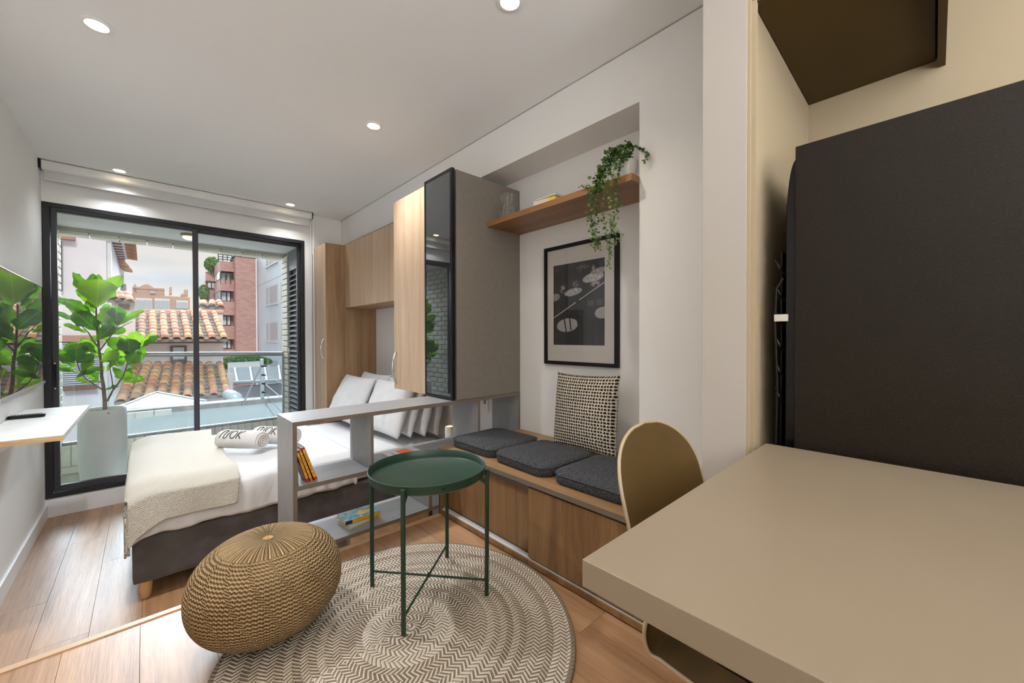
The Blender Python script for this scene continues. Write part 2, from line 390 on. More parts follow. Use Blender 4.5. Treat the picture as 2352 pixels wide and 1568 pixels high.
# roller blind
rb = thing('roller_blind', (.39, 4.76, 2.38), 'white roller blind rolled up under the ceiling above the balcony door', 'blind')
part('cassette', G().prism([(4.715, 2.436), (4.80, 2.436), (4.80, 2.372), (4.725, 2.366), (4.712, 2.38)], -.575, 1.372, 'x'), m_blindbar, rb, bevel=.006, smooth=True)
part('fabric', G().box(-.565, 1.352, 4.765, 4.769, 2.318, 2.375), m_blind, rb)
part('bottom_bar', G().box(-.565, 1.352, 4.757, 4.777, 2.296, 2.320), m_blind, rb, bevel=.004)
for x in (-.583, 1.374): part('bracket', G().box(x-.004, x+.004, 4.71, 4.80, 2.37, 2.441), m_blackgl, rb, bevel=.002)
part('chain', G().tube([(1.385, 4.735, 2.40), (1.386, 4.735, .10), (1.389, 4.735, .06), (1.392, 4.735, .10), (1.392, 4.735, 2.40)], .0035, 6), m_white, rb)
part('chain', G().tube([(1.372, 4.735, 2.34), (1.362, 4.735, 2.3), (1.360, 4.735, .4)], .0028, 6), m_white, rb)

# recessed downlights; the five in view and three more of the same row behind the camera
lamp_face = glow('lamp_face', (1.0, .80, .50), 14)
m_ring = plain('white_lamp_ring', (.85, .85, .85), .35)
dl = [(-.143, 2.542, 'round recessed ceiling light above the bedroom floor next to the TV wall, the largest'),
      (1.117, 1.206, 'round recessed ceiling light above the green tray table, cut by the photo edge'),
      (1.11, 2.516, 'round recessed ceiling light above the divider, alone in the middle of the ceiling'),
      (-.141, 4.613, 'round recessed ceiling light close to the blind, at the TV wall end'),
      (1.122, 4.581, 'round recessed ceiling light close to the blind, at the wardrobe end')]
for x, y, lab in dl:
    t = thing('ceiling_light', (x, y, ZC), lab, 'ceiling light', 'recessed ceiling lights')
    part('trim_ring', G().lathe([(.054, 0), (.056, -.004), (.050, -.007), (.040, -.007), (.036, -.003), (.036, 0)], (x, y, ZC), 40, close=True), m_ring, t, smooth=True)
    part('lens', G().lathe([(.001, -.002), (.035, -.002), (.035, -.0035), (.001, -.0035)], (x, y, ZC), 32), lamp_face, t)
    light('downlight', 'SPOT', (x, y, ZC-.02), (12 if y > 4 else 105 if x < 0 else 48 if y > 2 else 18), (.92, .96, 1.0) if x < 0 else ((.97, .97, 1.0) if y > 2 else (1.0, .89, .74)), (0, 0, -1), spot_size=math.radians(125), spot_blend=.9, shadow_soft_size=.035)
for x, y in ((-.14, 1.2), (1.115, -.1), (-.14, -.1)):
    light('downlight', 'SPOT', (x, y, ZC-.02), (15 if x < 0 else 3.5), (1.0, .88, .72), (0, 0, -1), spot_size=math.radians(125), spot_blend=.9, shadow_soft_size=.035)

# ---------------------------------------------------------------- cabinets by the bed
def bow_handle(parent, x, y, z0, z1):
    g = G(); n = 20
    pts = [(x-.004-.030*math.sin(PI*i/n)**.8, y, z0+(z1-z0)*i/n) for i in range(n+1)]
    rs = [.0045+.003*abs(math.sin(3*PI*i/n)) for i in range(n+1)]
    part('handle', g.tube(pts, rs, 10), m_chrome, parent, smooth=True)
wd = thing('wardrobe', (1.68, 4.62, ZL), 'tall oak wardrobe in the corner beside the balcony door', 'wardrobe')
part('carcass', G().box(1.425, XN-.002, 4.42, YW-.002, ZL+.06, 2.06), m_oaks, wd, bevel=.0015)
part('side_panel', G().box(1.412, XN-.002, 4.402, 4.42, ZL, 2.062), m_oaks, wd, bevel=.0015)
part('plinth', G().box(1.44, 1.455, 4.42, YW-.002, ZL, ZL+.06), m_oaks, wd)
d = part('door', G().box(1.404, 1.422, 4.404, YW-.02, ZL+.063, 2.058), m_oak, wd, bevel=.0015)
bow_handle(d, 1.404, 4.45, .83, 1.04)
part('side_panel', G().box(1.404, 1.425, YW-.018, YW-.002, ZL, 2.0), m_edge, wd)

bc = thing('bridge_cabinet', (1.78, 3.6, 1.38), 'oak wall cupboard hanging over the bed between the two tall cabinets', 'cabinet')
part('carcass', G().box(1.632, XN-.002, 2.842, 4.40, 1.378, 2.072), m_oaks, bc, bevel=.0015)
yy = [(4.398, 4.002), (3.999, 3.425), (3.422, 2.845)]
ye = [atX(837, 600, 1.61).y, atX(892, 600, 1.61).y]
for a, b in ((ye[0]+.0015, 4.398), (ye[1]+.0015, ye[0]-.0015), (2.845, ye[1]-.0015)):
    part('door', G().box(1.612, 1.630, a, b, 1.380, 2.066), m_oak, bc, bevel=.0012)

tc_ = thing('tall_cabinet', (1.68, 2.59, .662), 'light oak upper cabinet with a chrome bow handle, next to the black glass one', 'cabinet')
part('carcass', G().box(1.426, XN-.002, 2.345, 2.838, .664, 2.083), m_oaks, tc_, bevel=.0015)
d = part('door', G().box(1.406, 1.424, 2.340, 2.838, .662, 2.085), m_oak, tc_, bevel=.0015)
bow_handle(d, 1.406, 2.80, .70, .945)

gc = thing('glass_cabinet', (1.68, 2.18, .662), 'taupe upper cabinet with a black glass door, standing on the divider', 'cabinet')
m_cabglass = mirrorish('smoked_glass', (.022, .022, .024), .68, (.80, .82, .84))
part('carcass', G().box(1.412, XN-.002, Y0, 2.338, .6625, 2.088), m_taupe, gc, bevel=.0015)
d = part('door', G().box(1.378, 1.402, Y0, Y0+.022, .664, 2.092).box(1.378, 1.402, 2.318, 2.338, .664, 2.092).box(1.378, 1.402, Y0+.022, 2.318, .664, .684).box(1.378, 1.402, Y0+.022, 2.318, 2.072, 2.092), m_blackgl, gc, bevel=.002)
part('pane', G().box(1.3795, 1.400, Y0+.020, 2.320, .682, 2.074), m_cabglass, d)

ns = thing('nightstand', (1.68, 2.6, ZL), 'low oak nightstand under the tall oak cabinet, seen through the divider', 'nightstand')
part('body', G().box(1.425, XN-.002, 2.345, 2.845, ZL, -.115), m_oaks, ns, bevel=.002)
part('top', G().box(1.406, XN-.002, 2.340, 2.848, -.115, -.097), m_oak, ns, bevel=.002)
part('drawer', G().box(1.408, 1.425, 2.345, 2.843, ZL+.05, -.119), m_bench, ns, bevel=.002)
ca = thing('table_lamp', (1.66, 2.46, -.097), 'slim cream cylinder lamp with a glowing top beside the pillows', 'lamp')
part('body', G().lathe([(.034, 0), (.036, .004), (.036, .485), (.033, .489), (.030, .489), (.030, .476), (.001, .476)], (1.66, 2.46, -.097), 32), plain('cream_wax', (.76, .70, .60), .5), ca, smooth=True)
part('diffuser', G().lathe([(.001, .478), (.029, .478), (.029, .482), (.001, .482)], (1.66, 2.46, -.097), 24), glow('candle_glow', (1.0, .72, .30), 2.2), ca)
ot = thing('wall_socket', (1.957, 2.41, .52), 'white wall socket behind the divider, under the oak cabinet', 'socket')
part('plate', G().box(1.950, 1.9595, 2.37, 2.44, .47, .60), m_white, ot, bevel=.003)
part('slot', G().box(1.948, 1.951, 2.395, 2.401, .53, .56).box(1.948, 1.951, 2.410, 2.416, .53, .56), m_black, ot, kind='stuff')

# ---------------------------------------------------------------- divider shelf
dv = thing('shelf_divider', (1.2, 2.16, ZL), 'grey open shelf divider between the bed and the bench', 'shelf')
D0, D1 = Y0, 2.305
def board(x0, x1, z0, z1, y0=D0, y1=D1, n='panel'):
    o = part(n, G().box(x0, x1, y0+.0015, y1, z0, z1), m_divider, dv)
    part('edge_band', G().box(x0, x1, y0, y0+.0012, z0, z1), m_edge, o)
    return o
board(.496, XN-.002, .640, .661, n='top_board')
board(.496, .514, ZL, .6395, n='end_panel')
board(.514, .866, .338, .358, n='shelf_board')
board(.866, .880, .3585, .6395, n='upright')
board(.880, XN-.02, .338, .358, n='shelf_board')
board(1.578, 1.594, .3585, .6395, n='upright')
board(1.942, 1.958, .0, .6395, n='upright')
board(.514, 1.94, .0335, .052, n='shelf_board')
board(1.212, 1.232, .0526, .3375, n='upright')
part('foot', G().box(.745, .762, D0+.02, D1-.02, ZL, .0332), m_divider, dv)
part('foot', G().box(1.40, 1.418, D0+.02, D1-.02, ZL, .0332), m_divider, dv)

# ---------------------------------------------------------------- bench
bn = thing('storage_bench', (1.62, 1.3, 0), 'built-in oak bench with sliding doors along the niche wall', 'bench')
part('top', G().prism([(1.272, .492), (1.724, .492), (1.724, .963), (XN-.002, .963), (XN-.002, 2.012), (1.272, 2.012)], .378, .398), m_benchtop, bn, bevel=.0015)
part('edge_strip', G().box(1.2705, 1.2718, .492, 2.012, .376, .398), m_edge, bn)
part('rail', G().box(1.295, 1.31, .495, 2.0, .345, .378), m_edge, bn)
part('end_panel', G().box(1.275, XN-.004, 1.992, 2.012, 0, .3775), m_bench, bn, bevel=.0015)
part('base', G().box(1.280, XN-.004, .966, 1.992, .006, .030).box(1.280, 1.724, .495, .966, .006, .030), m_bench, bn, bevel=.0015)
part('track', G().box(1.284, 1.318, .495, 1.992, .0305, .034).box(1.300, 1.303, .495, 1.992, .034, .040), plain('aluminium_track', (.62, .62, .62), .45, .2), bn, bevel=.001)
part('back_panel', G().box(1.62, 1.63, .495, 1.992, .03, .376), m_bench, bn)
part('door', G().box(1.320, 1.336, 1.24, 1.990, .036, .372), m_bench, bn, bevel=.0015)
part('door', G().box(1.284, 1.302, .55, 1.272, .042, .362), m_bench, bn, bevel=.0015)
part('kick', G().box(1.30, 1.31, .495, 2.0, 0, .0055), m_black, bn)

# seat pads
def pad(name, cx_, cy_, lx, ly, z0, z1, label, rot=0, seed=0):
    g = G(); R_ = .065; n = 48
    def outline(ins, z, am=0):
        P = []
        for k in range(n):
            a = 2*PI*(k+.5)/n; q = k*4//n; sx = 1 if q in (0, 3) else -1; sy = 1 if q in (0, 1) else -1
            i = k % (n//4); a = q*PI/2+(PI/2)*i/(n//4-1)
            x = sx*(lx-R_)+ (R_-ins)*math.cos(a); y = sy*(ly-R_)+(R_-ins)*math.sin(a)
            # gently bowed sides
            P.append((x, y, z+am*noise.noise(Vector((x*9+seed, y*9, 0)))))
        return P
    h = z1-z0
    rings = [(.004, z0), (0, z0+.004), (-.003, z0+h*.25), (-.004, z0+h*.5), (-.003, z0+h*.78), (.003, z0+h*.93), (.012, z1-.0), (.03, z1+.004)]
    for ins, z in rings: g.v += outline(ins, z, .003 if z > z0+.01 else 0)
    m = len(rings)
    for j in range(m-1):
        for k in range(n): k2 = (k+1) % n; g.f.append((j*n+k, j*n+k2, (j+1)*n+k2, (j+1)*n+k))
    g.f.append(tuple(reversed(range(n))))
    prev = (m-1)*n
    for s_ in (.75, .5, .25):
        b = len(g.v)
        for k in range(n):
            x, y, z = g.v[(m-1)*n+k]; g.v.append((x*s_, y*s_, z+.005*(1-s_)+.004*noise.noise(Vector((x*s_*7+seed, y*s_*7, 1)))))
        for k in range(n): k2 = (k+1) % n; g.f.append((prev+k, prev+k2, b+k2, b+k))
        prev = b
    g.v.append((0, 0, z1+.009)); c = len(g.v)-1
    for k in range(n): g.f.append((prev+k, prev+(k+1) % n, c))
    cr, sr = math.cos(rot), math.sin(rot)
    g.v = [(cx_+x*cr-y*sr, cy_+x*sr+y*cr, z) for x, y, z in g.v]
    t = thing(name, (cx_, cy_, z0), label, 'cushion', 'charcoal seat pads on the bench')
    part('pad', g, m_felt, t, smooth=2)
    pipe = []
    for ins, z in ((-.0045, z0+h*.80),):
        for x, y, z_ in outline(ins, z): pipe.append((cx_+x*cr-y*sr, cy_+x*sr+y*cr, z_))
    part('piping', G().tube(pipe, .0028, 6, closed=True), m_felt, t, smooth=2)
pad('seat_cushion', 1.545, 1.806, .195, .193, .398, .452, 'charcoal felt seat pad at the divider end of the bench', .01, 0)
pad('seat_cushion', 1.532, 1.402, .192, .190, .398, .452, 'charcoal felt seat pad in the middle of the bench row', -.03, 5)
pad('seat_cushion', 1.535, .985, .195, .198, .398, .452, 'charcoal felt seat pad on the bench behind the brown chair', .02, 9)

# pillows -------------------------------------------------------------
def pillow_mesh(w, h, t, seed=0, wr=.006, n=30, pinch=.07):
    me = bpy.data.meshes.new('pillow'); bm = bmesh.new(); uvl = bm.loops.layers.uv.new('UVMap')
    def P(u, v, s):
        ex = 1-pinch*(1-abs(v)**2.2); ey = 1-pinch*(1-abs(u)**2.2)
        k = max(0, (1-u*u)*(1-v*v))**.42
        x = u*w/2*ex; y = v*h/2*ey; z = s*t/2*k
        z += wr*k*(noise.noise(Vector((x*7+seed, y*7, s*3)))*1.6+noise.noise(Vector((x*18+seed, y*14, s))))
        return (x, y, z)
    for s in (1, -1):
        rows = [[bm.verts.new(P(-1+2*i/n, -1+2*j/n, s)) for i in range(n+1)] for j in range(n+1)]
        for j in range(n):
            for i in range(n):
                vs_ = [rows[j][i], rows[j][i+1], rows[j+1][i+1], rows[j+1][i]]; uv = [(i/n, j/n), ((i+1)/n, j/n), ((i+1)/n, (j+1)/n), (i/n, (j+1)/n)]
                if s < 0: vs_.reverse(); uv.reverse()
                f = bm.faces.new(vs_); f.smooth = True
                for lp, q in zip(f.loops, uv): lp[uvl].uv = q
    bmesh.ops.remove_doubles(bm, verts=bm.verts, dist=1e-5)
    bm.to_mesh(me); bm.free(); return me
def rotm(x, y, z): return Matrix.Rotation(z, 4, 'Z') @ Matrix.Rotation(y, 4, 'Y') @ Matrix.Rotation(x, 4, 'X')

x = N('woven_dots'); uvn = x.n('ShaderNodeUVMap'); s = x.xyz(uvn.outputs[0])
un = x.M('MULTIPLY', s[0], 25); vn = x.M('MULTIPLY', s[1], 25)
row = x.M('MODULO', x.M('FLOOR', vn), 2)
jit = x.M('MULTIPLY', x.M('SUBTRACT', x.noise(x.tc(), 45, 2), .5), .9)
fu = x.M('SUBTRACT', x.M('FRACT', x.M('ADD', x.M('ADD', un, jit), x.M('MULTIPLY', row, .12))), .5); fv = x.M('SUBTRACT', x.M('FRACT', vn), .5)
dd = x.M('ADD', x.M('MULTIPLY', fu, fu), x.M('MULTIPLY', x.M('MULTIPLY', fv, fv), 1.25))
nn = x.noise(x.tc(), 90, 2); thr = x.M('ADD', x.M('MULTIPLY', nn, .10), .085)
dot = x.M('LESS_THAN', dd, thr)
m_dots = x.bsdf(x.mix(dot, (.60, .53, .43), (.012, .011, .011)), .9, 0, x.bump(x.M('SUBTRACT', 1.0, x.M('MULTIPLY', dd, 2.5)), .6, .006), .2)
pm = pillow_mesh(.45, .44, .13, 3, .004, pinch=.05)
# back leaning on the niche wall: u along Y, v up
pm.transform(Matrix.Translation((1.812, 1.345, .626)) @ rotm(0, 0, math.radians(-3)) @ rotm(0, math.radians(7), 0) @ rotm(math.radians(-1.5), 0, 0) @ Matrix(((0, 0, -1, 0), (-1, 0, 0, 0), (0, 1, 0, 0), (0, 0, 0, 1))))
pm.materials.append(m_dots)
o = bpy.data.objects.new('throw_pillow', pm); COL.objects.link(o); pm.transform(Matrix.Translation((-1.77, -1.335, -.41))); o.location = (1.77, 1.335, .41)
o['label'] = 'square cream and black woven pillow leaning on the niche wall'; o['category'] = 'pillow'

# ---------------------------------------------------------------- bed
BX0, BX1, BY0, BY1 = -.06, 1.90, 2.93, 4.36
bd = thing('bed', (.92, 3.65, ZL), 'low bed on a charcoal velvet base with stubby beech legs', 'bed')
part('base', G().softbox(BX0, BX1, BY0, BY1, -.287, -.030, .018, 14), m_bedbase, bd, smooth=2)
part('mattress', G().softbox(BX0+.012, BX1, BY0+.014, BY1-.01, -.028, .17, .05, 14), m_linen, bd, smooth=2)
for lx_, ly_ in ((BX0+.055, BY0+.05), (BX0+.055, BY1-.05), (1.83, BY0+.05), (1.83, BY1-.05)):
    part('leg', G().lathe([(.020, 0), (.023, .004), (.031, .097)], (lx_, ly_, ZL), 24), m_legwood, bd, smooth=True)
# duvet: one draped sheet with a hem that ripples
def duvet_pt(u, v):
    # u along the bed, v across: near hem -> top -> far hem
    L = .235; W = BY1-BY0+.02; s_ = v*(W+2*L); x = BX0-.012+u*1.22
    ztop = .208; r = .12
    if s_ < L: y = BY0-.012; z = ztop-(L-s_)
    elif s_ > L+W: y = BY1+.008; z = ztop-(s_-L-W)
    else: y = BY0-.012+(s_-L); z = ztop
    # soften the shoulders
    dn = min(abs(s_-L), 9) if s_ < L+W/2 else abs(s_-L-W)
    if dn < r:
        k = (r-dn)/r; z -= .30*r*k*k; y += .10*r*k*k*(1 if s_ < L+W/2 else -1)
    hang = max(0, 1-s_/L) if s_ < L else (max(0, (s_-L-W)/L) if s_ > L+W else 0)
    y += (-1 if s_ < L+W/2 else 1)*hang*(.008*math.sin(x*34+2*math.sin(x*9))+.005*math.sin(x*71))*.7
    n1 = noise.noise(Vector((x*2.3+.37, s_*2.3+.21, .43))); n2 = noise.noise(Vector((x*7+.3, s_*5+.2, 3.4)))
    z += (.008*n1+.004*n2)*(1-hang)
    if hang: y += .006*n2; z += .005*hang*hang*math.sin(x*23+1.5*math.sin(x*7))
    # head edge of the duvet slopes down to the sheet
    if u > .985: z -= .012
    # foot end tucks round
    if u < .09: z -= .036*(1-u/.09)**2
    return (x, y, z)
g = G().grid(duvet_pt, 150, 110)
# foot end of the duvet hanging down
def duvet_foot(u, v):
    x, y, z = duvet_pt(0, .118+v*(1-.236)); z1 = z
    return (x-.006-.006*math.sin(y*30)*u, y, z1-u*.235+.01*u*math.sin(y*21))
g.grid(duvet_foot, 14, 60)
o = part('duvet', g, m_linen, bd, smooth=2)
sm = o.modifiers.new('s', 'SOLIDIFY'); sm.thickness = .012; sm.offset = -1

x = N('knitted_cream'); v = x.tc(); s = x.xyz(v)
wa = x.M('SINE', x.M('MULTIPLY', s[0], 540)); wb = x.M('SINE', x.M('MULTIPLY', x.M('ADD', s[1], s[2]), 540))
kn = x.M('MULTIPLY', wa, wb)
m_knit = x.bsdf(x.mix(x.M('MULTIPLY', x.M('ADD', kn, 1), .5), (.50, .46, .39), (.68, .65, .58)), .95, 0, x.bump(kn, .5, .004), .15)
def throw_pt(u, v):
    a = -.285+u*(.285+.485); b = -.30+v*(.30+1.40)       # distance past the foot edge / past the near edge
    if a > .15: b_hem = .155
    elif a > .03: b_hem = .155+.06*(.15-a)/.12
    elif a > -.05: b_hem = .215+.08*((.03-a)/.08)
    else: b_hem = max(.004, .295-.291*min(1, (-a-.05)/.05))
    if b < 0: b = b*(b_hem/.30)
    if a < 0: a = a*(1.0-.16*max(0, min(1, b/1.2)))
    wig = .012*math.sin(b*9+1)*max(0, min(1, (u-.75)/.2))
    ztop = .242; e = .014
    x_ = BX0-e + max(a, 0); y_ = BY0-e + max(b, 0)
    da, db = max(-a, 0), max(-b, 0)
    # corner drape
    z_ = ztop - max(da, db) - .35*min(da, db)
    if da and db: x_ -= .03*min(db, da)/.3; y_ -= .03*min(db, da)/.3
    if da: x_ -= .004+.002*math.sin(y_*11)*min(1, da*5)
    if db: y_ -= .010+.008*math.sin(x_*17+1)*min(1, db*6)
    ra = .13
    if 0 <= a < ra and da == 0: z_ -= .32*ra*((ra-a)/ra)**2
    if 0 <= b < ra and db == 0: z_ -= .32*ra*((ra-b)/ra)**2
    if da: z_ -= .32*ra
    if db and not da: z_ -= .32*ra
    if da and 0 <= b < ra: z_ -= .0
    z_ += .010*noise.noise(Vector((x_*4+.13, y_*4+.29, 7.37)))+.012*noise.noise(Vector((x_*2.3+.41, y_*2.3+.17, .53)))*(0 if (da or db) else 1)
    x_ += wig
    return (x_, y_, z_+.006)
g = G().grid(throw_pt, 90, 130)
tb = solo('throw_blanket', g, m_knit, 'cream knitted blanket draped over the foot of the bed', 'blanket', (.15, 3.4, .24), smooth=2)
sm = tb.modifiers.new('s', 'SOLIDIFY'); sm.thickness = .010; sm.offset = 1

def bed_pillow(cx_, cy_, cz_, lean, yaw, seed, label, w=.68, h=.48, t=.17):
    me = pillow_mesh(w, h, t, seed, .011, 34, .06)
    me.transform(Matrix.Translation((cx_, cy_, cz_)) @ rotm(0, 0, yaw) @ rotm(0, lean, 0) @ Matrix(((0, 0, -1, 0), (-1, 0, 0, 0), (0, 1, 0, 0), (0, 0, 0, 1))))
    me.materials.append(m_linen); b = Vector((cx_, cy_, .21)); me.transform(Matrix.Translation(-b))
    o = bpy.data.objects.new('bed_pillow', me); COL.objects.link(o); o.location = b; o['label'] = label; o['category'] = 'pillow'; o['group'] = 'white pillows on the bed'
    return o
bed_pillow(1.50, 3.975, .450, .46, .04, 1, 'white bed pillow in front of the tall wardrobe side, closest to the balcony door')
bed_pillow(1.69, 3.97, .460, .36, -.02, 2, 'white bed pillow wedged behind the one at the wardrobe side, only its corner showing')
bed_pillow(1.570, 3.30, .445, .40, .05, 3, 'white bed pillow behind the divider, frontmost of its stack of four', t=.15)
bed_pillow(1.672, 3.275, .450, .34, .02, 4, 'white bed pillow behind the divider, second of its stack of four', t=.12)
bed_pillow(1.775, 3.235, .450, .28, .0, 5, 'white bed pillow behind the divider, third of its stack of four', t=.12)
bed_pillow(1.872, 3.215, .445, .18, -.02, 6, 'white bed pillow behind the divider, last of its stack of four against the wall', t=.11)

# rolled towels with lettering
m_towel = plain('towel_terry', (.66, .64, .61), .95, var=.05, nscale=20, bump=.7, bscale=220, spec=.1)
def towel(c, ang, L, r, label, txt=True):
    t = thing('rolled_towel', (c[0], c[1], c[2]-r), label, 'towel', 'rolled towels on the bed')
    ax = Vector((math.cos(ang), math.sin(ang), 0)); sd = Vector((-math.sin(ang), math.cos(ang), 0)); up = Vector((0, 0, 1)); C = Vector(c)
    g = G(); n = 40; prof = [(-L/2, .72), (-L/2+.010, .90), (-L/2+.03, 1.0), (L/2-.03, 1.0), (L/2-.010, .95), (L/2, .86)]
    prof = [(-L/2, .70), (-L/2+.008, .90), (-L/2+.03, 1.0)]+[(-L/2+.03+(L-.06)*i/8, 1.0) for i in range(1, 8)]+[(L/2-.03, 1.0), (L/2-.008, .97), (L/2, .88)]
    rows = []
    for a, k in prof:
        for i in range(n):
            w = 2*PI*i/n; rr = r*k*(1+.03*noise.noise(Vector((a*14, math.cos(w)*1.5, math.sin(w)*1.5))))
            zf = .86 if math.sin(w) < 0 else 1.0
            rows.append(C+ax*a+sd*rr*1.06*math.cos(w)+up*rr*zf*math.sin(w))
    g.v = [tuple(p) for p in rows]; m = len(prof)
    for j in range(m-1):
        for i in range(n): i2 = (i+1) % n; g.f.append((j*n+i, j*n+i2, (j+1)*n+i2, (j+1)*n+i))
    g.f.append(tuple(reversed(range(n)))); g.f.append(tuple((m-1)*n+i for i in range(n)))
    part('roll', g, m_towel, t, smooth=True)
    # spiral end of the roll
    pts = []
    for i in range(90):
        w = i/90*2*PI*3.2; rr = r*(.10+.80*i/90); pts.append(C+ax*(L/2+.002)+sd*rr*math.cos(w)+up*rr*.9*math.sin(w))
    part('rolled_edge', G().tube(pts, .0068, 8), m_towel, t, smooth=2)
    if txt:
        def S(q):   # q = (along, around) in letter units
            H_ = .066; a = (q[0]-1.5)*H_*.86; ph = math.radians(76)-(-(q[1]-.5)*H_/r)
            ph = math.radians(130)-(q[1]-.5)*H_/r
            return C+ax*(a-.03)+(sd*math.cos(ph)*1.06+up*math.sin(ph))*(r*1.02)
        s1 = [(0, 0), (.14, .85), (.20, .97), (.30, 1), (.62, 1), (.66, .9), (.50, .12), (.52, .03), (.60, 0), (.82, 0), (.92, .06), (.97, .18), (1.1, 1)]
        s2 = [(1.72+.40*math.cos(2*PI*i/28), .48+.47*math.sin(2*PI*i/28)) for i in range(29)]
        s3 = [(2.30, 0), (2.42, 1)]; s4 = [(3.02, 1), (2.36, .47), (2.92, 0)]
        g = G()
        for st in (s1, s2, s3, s4):
            dense = []
            for (a, b), (c_, d_) in zip(st, st[1:]):
                for k in range(5): dense.append((a+(c_-a)*k/5, b+(d_-b)*k/5))
            dense.append(st[-1]); g.tube([S(q) for q in dense], .0028, 6)
        part('lettering', g, m_black, t, kind='stuff')
towel((.515, 3.47, .304), math.radians(-50), .33, .070, 'white rolled towel with black lettering lying beside the knitted blanket')
towel((.735, 3.47, .296), math.radians(-50), .33, .070, 'white rolled towel with black lettering, partly hidden by the divider end')
# ================================================================ LIVING AREA
# round braided rug
RC = (.684, 1.284, .0); RR = .595; RW = .0235
x = N('braided_rug'); v = x.tc(); s = x.xyz(v)
rad = x.M('SQRT', x.M('ADD', x.M('MULTIPLY', s[0], s[0]), x.M('MULTIPLY', s[1], s[1])))
th = x.M('ARCTAN2', s[1], s[0])
q = x.M('ADD', x.M('DIVIDE', rad, RW), x.M('MULTIPLY', th, 1/(2*PI)))     # a spiral braid
ring = x.M('FLOOR', q); fr = x.M('SUBTRACT', x.M('FRACT', q), .5)
par = x.M('SUBTRACT', x.M('MULTIPLY', x.M('MODULO', ring, 2), 2), 1)
arc = x.M('MULTIPLY', th, x.M('MULTIPLY', x.M('ADD', ring, .5), RW))
ph = x.M('ADD', x.M('DIVIDE', arc, .0158), x.M('MULTIPLY', x.M('MULTIPLY', fr, par), 1.15))
st = x.M('SINE', x.M('MULTIPLY', ph, 2*PI))
toneN = x.noise(x.map(v, (1, 1, 1)), 3.2, 2)
cvec = x.n('ShaderNodeCombineXYZ'); x.l(x.M('MULTIPLY', ring, .73), cvec.inputs[0])
rn = x.n('ShaderNodeTexWhiteNoise', noise_dimensions='3D'); x.l(cvec.outputs[0], rn.inputs['Vector'])
bandn = x.noise(x.map(cvec.outputs[0], (.42, 1, 1)), 1.0, 1)
cover = x.M('ADD', x.M('SUBTRACT', x.M('MULTIPLY', rn.outputs['Value'], .7), .35), x.M('MULTIPLY', x.M('SUBTRACT', bandn, .47), 3.2))
cover = x.M('ADD', cover, x.M('MULTIPLY', x.M('SUBTRACT', x.noise(v, 70, 2), .5), 1.2))
lightm = x.M('GREATER_THAN', x.M('ADD', st, cover), .0)
edge = x.M('SUBTRACT', 1.0, x.M('MULTIPLY', x.M('ABSOLUTE', fr), 2))
c1 = x.mix(toneN, (.17, .125, .085), (.24, .185, .135)); c2 = x.mix(toneN, (.52, .45, .36), (.66, .60, .50))
rim = x.M('GREATER_THAN', rad, RR-.017)
col = x.mix(rim, x.mix(lightm, c1, c2), (.23, .18, .125))
hgt = x.M('ADD', x.M('MULTIPLY', x.M('POWER', x.M('MAXIMUM', edge, 0.0), .45), .6), x.M('MULTIPLY', st, .4))
m_rug = x.bsdf(col, .95, 0, x.bump(hgt, .8, .005), .1)
g = G().lathe([(RR-.004, 0), (RR, .003), (RR-.002, .008), (RR-.014, .0105), (RR-.02, .009), (.3, .009), (.02, .009)], RC, 128)
solo('round_rug', g, m_rug, 'round beige and brown braided rug under the green tray table', 'rug', RC, smooth=True)

# knitted pouf -----------------------------------------------------------------
PC = (.321, 1.639, .0112); PR, PH = .243, .330
x = N('knitted_jute'); uvn = x.n('ShaderNodeUVMap'); s = x.xyz(uvn.outputs[0]); U, V = s[0], s[1]
zig = x.M('MULTIPLY', x.M('SINE', x.M('MULTIPLY', U, 2*PI*95)), .0030)
row = x.M('SINE', x.M('MULTIPLY', x.M('ADD', V, zig), 2*PI*44))
rib = x.M('SINE', x.M('MULTIPLY', U, 2*PI*72))
fine = x.M('SINE', x.M('MULTIPLY', U, 2*PI*190))
# cables: slanting columns where the rows step
cab = x.M('FRACT', x.M('ADD', x.M('MULTIPLY', U, 17), x.M('MULTIPLY', V, 3.4)))
cabm = x.M('LESS_THAN', cab, .17)
cabh = x.M('SINE', x.M('MULTIPLY', x.M('ADD', x.M('MULTIPLY', V, 62), x.M('MULTIPLY', cab, 3.5)), 2*PI))
cabh = x.M('MULTIPLY', cabh, 1.0)
body = x.M('ADD', row, x.M('MULTIPLY', cabm, x.M('SUBTRACT', cabh, row)))
top = x.M('GREATER_THAN', V, .835)
hh = x.M('ADD', body, x.M('MULTIPLY', top, x.M('SUBTRACT', rib, body)))
hh = x.M('ADD', hh, x.M('MULTIPLY', fine, .25))
tone = x.noise(x.tc(), 14, 3)
k = x.M('ADD', x.M('MULTIPLY', x.M('MULTIPLY', x.M('ADD', hh, 1.2), .42), .75), x.M('MULTIPLY', tone, .28))
m_jute = x.bsdf(x.ramp(k, [(.12, (.16, .09, .032)), (.45, (.44, .28, .13)), (.85, (.66, .48, .27))]), .95, 0, x.bump(hh, 1.0, .007), .15)  # ramp darkens the grooves between stitches, their shade put into the colour
me = bpy.data.meshes.new('cover'); bm = bmesh.new(); uvl = bm.loops.layers.uv.new('UVMap'); nu, nv = 144, 72
